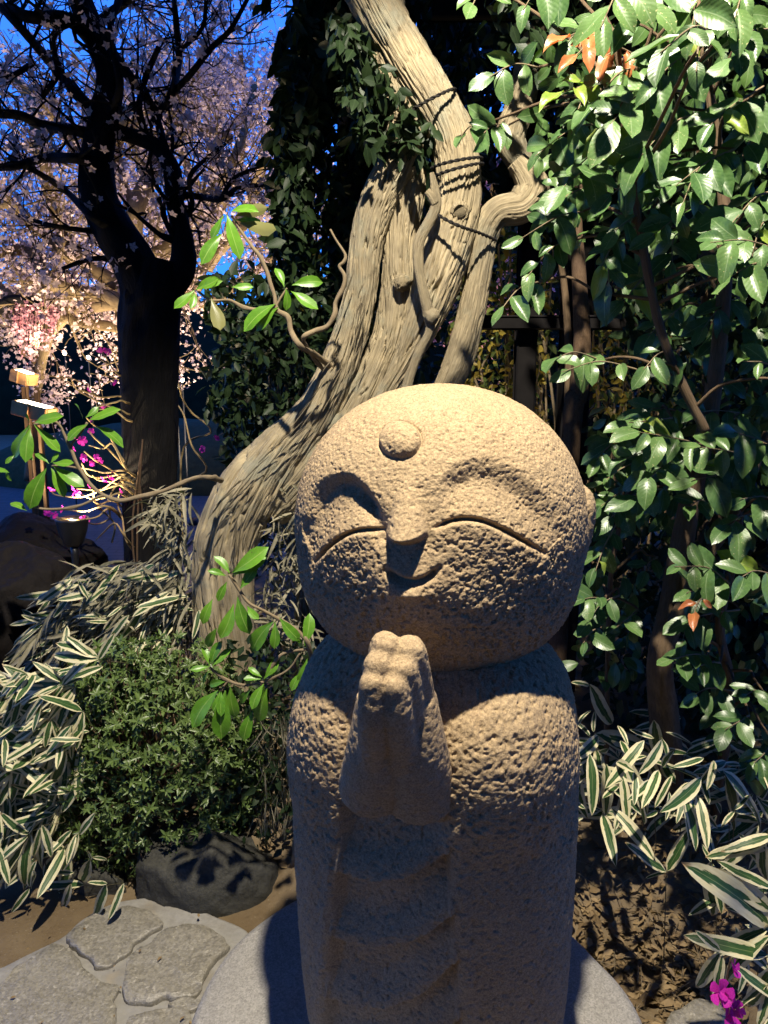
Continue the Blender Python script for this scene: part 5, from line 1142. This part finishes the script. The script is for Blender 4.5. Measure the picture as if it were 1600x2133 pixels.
lit_plum('farther floodlit plum tree, a haze of pink blossom rising behind the black one', F2,
  [[(345, 1000, 10), (345, 800, 9), (370, 600, 9), (440, 450, 13), (450, 300, 10), (470, 180, 7)], [(410, 640, 12), (330, 480, 11), (290, 330, 9), (270, 200, 7), (280, 120, 4)], [(430, 560, 12), (520, 420, 10), (560, 280, 8), (590, 160, 5)], [(420, 600, 10), (300, 540, 9), (180, 480, 8), (60, 470, 6)], [(440, 450, 9), (380, 320, 8), (360, 220, 6), (350, 130, 4)], [(430, 500, 9), (500, 330, 7), (510, 200, 5), (500, 110, 4)], [(420, 640, 10), (540, 560, 8), (640, 480, 7), (720, 420, 5)]],
  9.5, 26, 13000, .026, M_BLOSS, tlen=.9)
F3 = g_at(P(60, 900, 8.2)); F3[2] = 0
lit_plum('low floodlit plum tree thick with pink blossom above the wooden lamp boxes', F3,
  [[(60, 1000, 9), (70, 860, 9), (90, 740, 9), (100, 660, 11), (60, 590, 9), (20, 540, 7)], [(95, 700, 10), (160, 640, 9), (220, 590, 8), (260, 560, 6)], [(80, 720, 9), (30, 670, 8), (-20, 620, 6)], [(95, 690, 9), (130, 600, 8), (120, 520, 6), (150, 460, 5)]],
  8.2, 24, 6500, .022, M_BLOSS, tlen=.6)
F4 = g_at(P(1010, 900, 8.5)); F4[2] = 0
lit_plum('distant pink plum blossom glimpsed between the vine stems', F4, [[(1000, 1000, 14), (990, 760, 12), (1000, 600, 10), (1020, 450, 8), (1030, 380, 5)], [(990, 700, 8), (1080, 620, 7), (1160, 560, 5)], [(995, 640, 8), (930, 560, 6), (900, 480, 4)]], 8.5, 22, 1700, .034, M_PINK, tlen=.6)
# weeping pink plum strands
wp = g_at(P(20, 900, 7.0)); wp[2] = 0; weep = thing('weeping_plum', 'weeping plum with strands of deep pink blossom hanging above the lamp boxes', 'tree', wp)
pl_branch('trunk', [(-40, 1050, 16), (-45, 850, 15), (-30, 700, 13), (0, 640, 11), (40, 625, 9), (90, 640, 6)], 7.0, weep, M_PLUMD, 50, 12)
tw, st_ = [], []
for k in range(34):
    x = random.uniform(30, 115); y0 = random.uniform(625, 660); y1 = y0+random.uniform(40, 100)*(1.2-abs(x-70)/90)
    pts = [P(x+random.uniform(-15, 15), y0, 7.0), P(x, y0+15, 6.95), P(x+random.uniform(-3, 3), y1, 6.95)]; tw.append(tube(pts, [.006, .004, .002], 8, 4)); st_ += list(catmull(pts, 26)[3:])
o = link('strand', tube_mesh('strand', tw, wp), M_PLUMD, weep); o['kind'] = 'stuff'
o = link('blossom', blossoms('blossom', np.array(st_)+rng.normal(size=(len(st_), 3))*.012, .017, M_PINK, wp), None, weep); o['kind'] = 'stuff'

# ------------------------------------------------------------------ distant paving and terrain
m, t, b = new_mat('wet_paving')
co = N(t, 'ShaderNodeTexCoord').outputs['Object']; br = N(t, 'ShaderNodeTexBrick', i_Scale=2.2); t.links.new(co, br.inputs[0])
br.inputs['Color1'].default_value = (.06, .06, .06, 1); br.inputs['Color2'].default_value = (.045, .045, .045, 1); br.inputs['Mortar'].default_value = (.03, .03, .03, 1)
t.links.new(br.outputs['Color'], b.inputs['Base Color']); b.inputs['Roughness'].default_value = .8
bump(t, b, br.outputs['Fac'], .4, .01)
V = np.array([[-9, 6.6, .02], [-1.9, 6.6, .02], [-1.9, 14, .02], [-9, 14, .02]], float); o = link('pavement', mk_mesh('pavement', V, np.array([[0, 1, 2, 3]]), smooth=False), m); o['kind'] = 'structure'
# mown slope behind the lamps
bm = bmesh.new(); bmesh.ops.create_uvsphere(bm, u_segments=64, v_segments=32, radius=1); me = bpy.data.meshes.new('hill'); bm.to_mesh(me); bm.free()
V = np.empty(len(me.vertices)*3, np.float32); me.vertices.foreach_get('co', V); V = V.reshape(-1, 3)*[4.5, 2.2, .9]; V[:, 2] += .12*fbm(V, 1.2, 3, 3); me.vertices.foreach_set('co', V.astype(np.float32).ravel())
me.polygons.foreach_set('use_smooth', np.ones(len(me.polygons), bool)); me.update(); o = link('hill', me, plain_mat('mossy_slope', (.05, .052, .022), .9, .1, nz=18), None, (-2.0, 12.2, 0)); o['kind'] = 'structure'
def far_hill(loc, rad, seed):
    m2 = me.copy(); V2 = (V/np.array([4.5, 2.2, .9]))*np.array(rad); V2[:, 2] += .05*rad[2]*fbm(V2, 1.1, 3, seed); m2.vertices.foreach_set('co', V2.astype(np.float32).ravel()); m2.materials.clear(); m2.update()
    o = link('hill', m2, M_FAR, None, loc); o['kind'] = 'structure'
M_FAR = plain_mat('dark_hillside', (.012, .016, .008), .95, .05, nz=3)
far_hill((6.5, 15, 0), (8, 3, 6.5), 5); far_hill((-10, 24, 0), (14, 5, 3.6), 6)

# ------------------------------------------------------------------ garden lamps
M_WOODBOX = plain_mat('lamp_box_wood', (.50, .27, .10), .6, .3, nz=10)
M_LENS = plain_mat('lamp_glass', (.9, .85, .7), .3, .5, emit=(1.0, .84, .56), estr=9)
M_POST = plain_mat('lamp_post_wood', (.10, .06, .03), .7, .2, nz=12)
M_IRON = plain_mat('black_iron', (.012, .012, .013), .4, .5, nz=30)
def box_lamp(name, label, ctr, w_, h_, d_, tilt, yaw, post_w, power, target, ang=105):
    base = np.array([ctr[0], ctr[1], float(gheight(ctr[0], ctr[1]))]); root = thing(name, label, 'lamp', base, 0, 'wooden box lamps')
    Rm = Matrix.Rotation(yaw, 4, 'Z') @ Matrix.Rotation(tilt, 4, 'Y')
    def bx(nm, lo, hi, mat, parent):
        bm = bmesh.new(); bmesh.ops.create_cube(bm, size=1)
        for v in bm.verts: v.co = Vector([lo[i]+(v.co[i]+.5)*(hi[i]-lo[i]) for i in range(3)])
        bmesh.ops.bevel(bm, geom=bm.edges[:], offset=.006, segments=2, affect='EDGES'); me = bpy.data.meshes.new(nm); bm.to_mesh(me); bm.free()
        o = link(nm, me, mat, parent); o.matrix_basis = Matrix.Translation(Vector(ctr-base)) @ Rm; return o
    th = .02
    bd_ = bx('housing', (-w_/2, -d_/2, -h_/2), (w_/2, -d_/2+th, h_/2), M_WOODBOX, root)
    for lo, hi in (((-w_/2, d_/2-th, -h_/2), (w_/2, d_/2, h_/2)), ((-w_/2, -d_/2+th+.001, -h_/2), (-w_/2+th, d_/2-th-.001, h_/2)), ((w_/2-th, -d_/2+th+.001, -h_/2), (w_/2, d_/2-th-.001, h_/2))):
        bx('side_board', lo, hi, M_WOODBOX, root)
    bx('batten', (-.012, -d_/2-.014, -h_/2), (.012, -d_/2-.001, h_/2+.01), M_WOODBOX, root)
    bx('lens', (-w_/2+th+.004, -d_/2+th+.004, -h_/2+.02), (w_/2-th-.004, d_/2-th-.004, h_/2+.004), M_LENS, root)
    box('post', base-[0, 0, .05], ctr-[0, 0, h_/2+.03], post_w*.8, post_w*.8, M_POST, root, base)
    s_ = spot(name+'_beam', tuple(ctr+[0, 0, h_/2+.05]), target, power, (1.0, .78, .52), ang, .5, .06)
    return root
box_lamp('box_lamp', 'wooden box lamp on a short post glowing upward, its post above another box', P(50, 786, 6.6), .18, .10, .14, .28, -.3, .06, 50, tuple(P(150, 430, 8.0)))
box_lamp('box_lamp', 'wider wooden box lamp with a bright bulb behind long rhododendron leaves', P(72, 856, 6.0), .30, .11, .16, .22, -.2, .07, 100, tuple(P(200, 430, 7.4)))
box_lamp('box_lamp', 'small farther wooden box lamp under the weeping pink blossom', P(70, 740, 8.0), .20, .07, .14, .3, -.3, .06, 200, tuple(P(300, 350, 9.5)))
def bulb(label, p):
    root = thing('spot_lamp', label, 'lamp', (p[0], p[1], 0), 0, 'bare garden bulbs')
    bm = bmesh.new(); bmesh.ops.create_uvsphere(bm, u_segments=16, v_segments=10, radius=.022); me = bpy.data.meshes.new('bulb'); bm.to_mesh(me); bm.free(); link('bulb', me, M_LENS, root, (0, 0, p[2]))
    box('stake', (p[0], p[1], -.05), p-[0, 0, .035], .014, .014, M_IRON, root, np.array([p[0], p[1], 0]))
for q in ((135, 736), (184, 744)): bulb('tiny bare white garden bulb on a stake between box lamps and black plum trunk', P(q[0], q[1], 9.0))
for q in ((367, 806), (380, 792)): bulb('tiny bare white garden bulb on a stake between black plum trunk and ivy', P(q[0], q[1], 9.0))
# black cup lamp on a stake
cl = P(152, 1108, 4.0); cb_ = g_at(cl); cup = thing('cup_lamp', 'black conical cup lamp on a stake lighting the magenta azalea from below', 'lamp', cb_)
prof = [(.0, -.075), (.035, -.075), (.05, -.06), (.072, .0), (.084, .065), (.086, .075), (.080, .075), (.074, .06), (.05, .0), (.0, -.02)]
n = 40; th = np.linspace(0, 2*np.pi, n, endpoint=False); V = np.vstack([np.stack([np.cos(th)*max(r_, .001), np.sin(th)*max(r_, .001), np.full(n, z_)], -1) for r_, z_ in prof])+(cl-cb_)
link('shade', mk_mesh('shade', V, grid_faces(n, len(prof))), M_IRON, cup)
V = np.vstack([np.stack([np.cos(th)*r_, np.sin(th)*r_, np.full(n, .045)], -1) for r_ in (.001, .062)])+(cl-cb_); link('lens', mk_mesh('lens', V, grid_faces(n, 2)), M_LENS, cup)
link('stake', tube_mesh('stake', tube([cb_-[0, 0, .05], (cb_+cl)/2, cl-[0, 0, .07]], [.016, .016, .02], 8, 12), cb_), M_IRON, cup)
spot('cup_lamp_beam', tuple(cl+[0, 0, .06]), tuple(P(215, 800, 4.15)), 90, (1.0, .78, .48), 120, .4, .03)
# hidden ground spots the photograph shows by their glow: behind the trellis and under the near plums
def ground_spot(label, p, target, power, ang=100):
    p = g_at(p); root = thing('ground_spot', label, 'lamp', p, 0, 'low ground spots')
    V = np.vstack([np.stack([np.cos(th)*r_, np.sin(th)*r_, np.full(n, z_)], -1) for r_, z_ in ((.001, 0), (.06, 0), (.065, .09), (.055, .09), (.05, .06), (.001, .06))]); link('shade', mk_mesh('shade', V, grid_faces(n, 6)), M_IRON, root)
    spot('ground_spot_beam', (p[0], p[1], p[2]+.14), target, power, (1.0, .80, .56), ang, .5, .04)
ground_spot('low black ground spot behind the statue under the yellow-leaved shrub', P(1120, 1100, 3.45), tuple(P(1150, 620, 4.2)), 32, 120)
ground_spot('low black ground spot at the foot of the distant pink plum', P(1040, 1000, 7.4), tuple(P(1010, 520, 8.5)), 260)
ground_spot('low black ground spot at the foot of the farther blossoming plum', P(400, 1000, 8.2), tuple(P(430, 330, 9.5)), 1500, 110)
ground_spot('low black ground spot under the golden limbs of the floodlit plum', P(300, 1050, 5.9), tuple(P(250, 280, 7.4)), 560, 120)

# ------------------------------------------------------------------ magenta azalea behind the plum trunk
M_MAG = plain_mat('magenta_petal', (.62, .03, .42), .5, .3, nz=12, trans=.35)
mb = g_at(P(262, 1100, 4.1)); mag = thing('azalea_bush', 'bare straggling azalea with magenta flowers lit golden by the cup lamp', 'bush', mb)
M_LTW = bark_mat('straw_twig_bark', (.36, .26, .12), (.46, .35, .17), (.30, .21, .10), streak=2, lf=30, bd=.001)
TW = [[(262, 860), (225, 845), (165, 815), (148, 790)], [(262, 828), (215, 828), (190, 820), (165, 812)], [(262, 838), (240, 838), (205, 847)], [(260, 872), (235, 855), (200, 852)], [(245, 780), (230, 760), (218, 740)], [(262, 975), (230, 940), (200, 915), (185, 897)], [(265, 980), (235, 925), (215, 935), (185, 927)], [(265, 982), (220, 985), (190, 978), (170, 975)], [(265, 990), (215, 995), (185, 990), (170, 965)],
      [(265, 1000), (240, 1015), (225, 1040)], [(268, 1010), (215, 1020), (170, 1035), (120, 1032), (105, 1022)], [(265, 1020), (235, 1005), (205, 1000), (192, 990)], [(262, 1012), (240, 985), (200, 960), (175, 940)], [(230, 1060), (200, 1078), (150, 1082), (105, 1075)], [(225, 1055), (180, 1065), (140, 1062), (125, 1060)], [(230, 1055), (228, 1080), (200, 1092), (175, 1085)], [(200, 1050), (195, 1020), (188, 1005), (180, 995)], [(255, 1030), (225, 1035), (195, 1040), (165, 1028)], [(262, 995), (240, 1000), (210, 1020), (160, 1018)], [(258, 960), (225, 905), (195, 885), (180, 870)], [(240, 1045), (210, 1050), (195, 1045)],
      [(262, 1120), (240, 1090), (215, 1110), (200, 1125)], [(265, 1130), (255, 1080), (245, 1050), (250, 1025)], [(440, 900), (400, 860), (380, 830), (372, 800)], [(430, 980), (400, 930), (385, 870), (372, 845)]]
for k, L in enumerate(TW):
    pts = [P(a, b_, 4.1+.12*math.sin(k*1.7+j)) for j, (a, b_) in enumerate(L)]; x0_ = L[0][0]+(38 if L[0][0] < 400 else -60); pts = [P(x0_+random.uniform(-8, 8), 1130, 4.5), P(x0_, max(L[0][1]+40, 800), 4.48)]+pts
    link('twig', tube_mesh('twig', [tube(pts, np.linspace(.0065, .0035, len(pts)), 24, 7, amp=.2, lfreq=30, seed=k)], mb), M_LTW, mag)
for k in range(3):
    e = P(random.uniform(280, 300), random.uniform(840, 1060), 4.12); link('stem', tube_mesh('stem', [tube([mb+[random.uniform(-.04, .08), random.uniform(-.03, .06), 0], (mb+e)/2+rng.normal(size=3)*.04, e], [.007, .006, .005], 12, 6)], mb), M_TWIGB, mag)
PV = []; PF = []
for k in range(5):
    a = k*2*math.pi/5; i = len(PV)
    for (rr_, w_, z_) in ((.06, .10, 0), (.5, .32, .28), (.85, .40, .40), (1.0, .16, .42)):
        for s in (-1, 1): PV.append([math.cos(a)*rr_-math.sin(a)*w_*s, math.sin(a)*rr_+math.cos(a)*w_*s, z_+.05*s])
    for j in range(3): PF.append([i+2*j, i+2*j+1, i+2*j+3, i+2*j+2])
flo = mk_mesh('flower', np.array(PV), np.array(PF)); flo.materials.append(M_MAG)
for (x, y) in [(92, 0), (212, 733), (226, 733), (242, 798), (182, 812), (218, 848), (155, 915), (170, 918), (152, 935), (105, 1022), (125, 1060), (100, 1070), (112, 1073), (150, 1020), (160, 1028), (215, 1003), (228, 998), (200, 955), (190, 965), (182, 1008), (255, 1025), (75, 1003), (172, 955), (190, 898), (192, 875), (175, 1085), (150, 1032), (208, 960), (450, 914), (424, 936), (490, 802)]:
    if y == 0: continue
    o = link('flower', flo, None, mag, P(x, y, 4.05)-mb); s = .024*random.uniform(.7, 1.2); o.scale = (s, s, s); o.rotation_euler = (1.2+random.uniform(-.6, .6), random.uniform(-.5, .5), random.uniform(0, 6))
# magenta blossom in the corner
fb = g_at(P(1535, 2200, 1.5)); fl = thing('magenta_flower', 'upright stem with three magenta blossoms beside the striped bamboo grass', 'flower', fb)
link('stem', tube_mesh('stem', tube([fb, P(1515, 2133, 1.45), P(1512, 2060, 1.45), P(1522, 1995, 1.45)], [.0035, .003, .0026, .002], 24, 8), fb), M_TWIGB, fl)
for (x, y, s, ex) in [(1500, 2066, .028, 0), (1520, 2110, .030, .4), (1527, 2018, .019, .8), (1510, 2080, .022, 1.2), (1532, 2100, .02, 2)]:
    for j in range(2):
        o = link('petal_whorl', flo, None, fl, P(x, y, 1.43-.006*j)-fb); o.scale = (s*(1-.35*j),)*3; o.rotation_euler = (1.25+random.uniform(-.3, .3), ex*.3+j*.3, ex+j*.6)
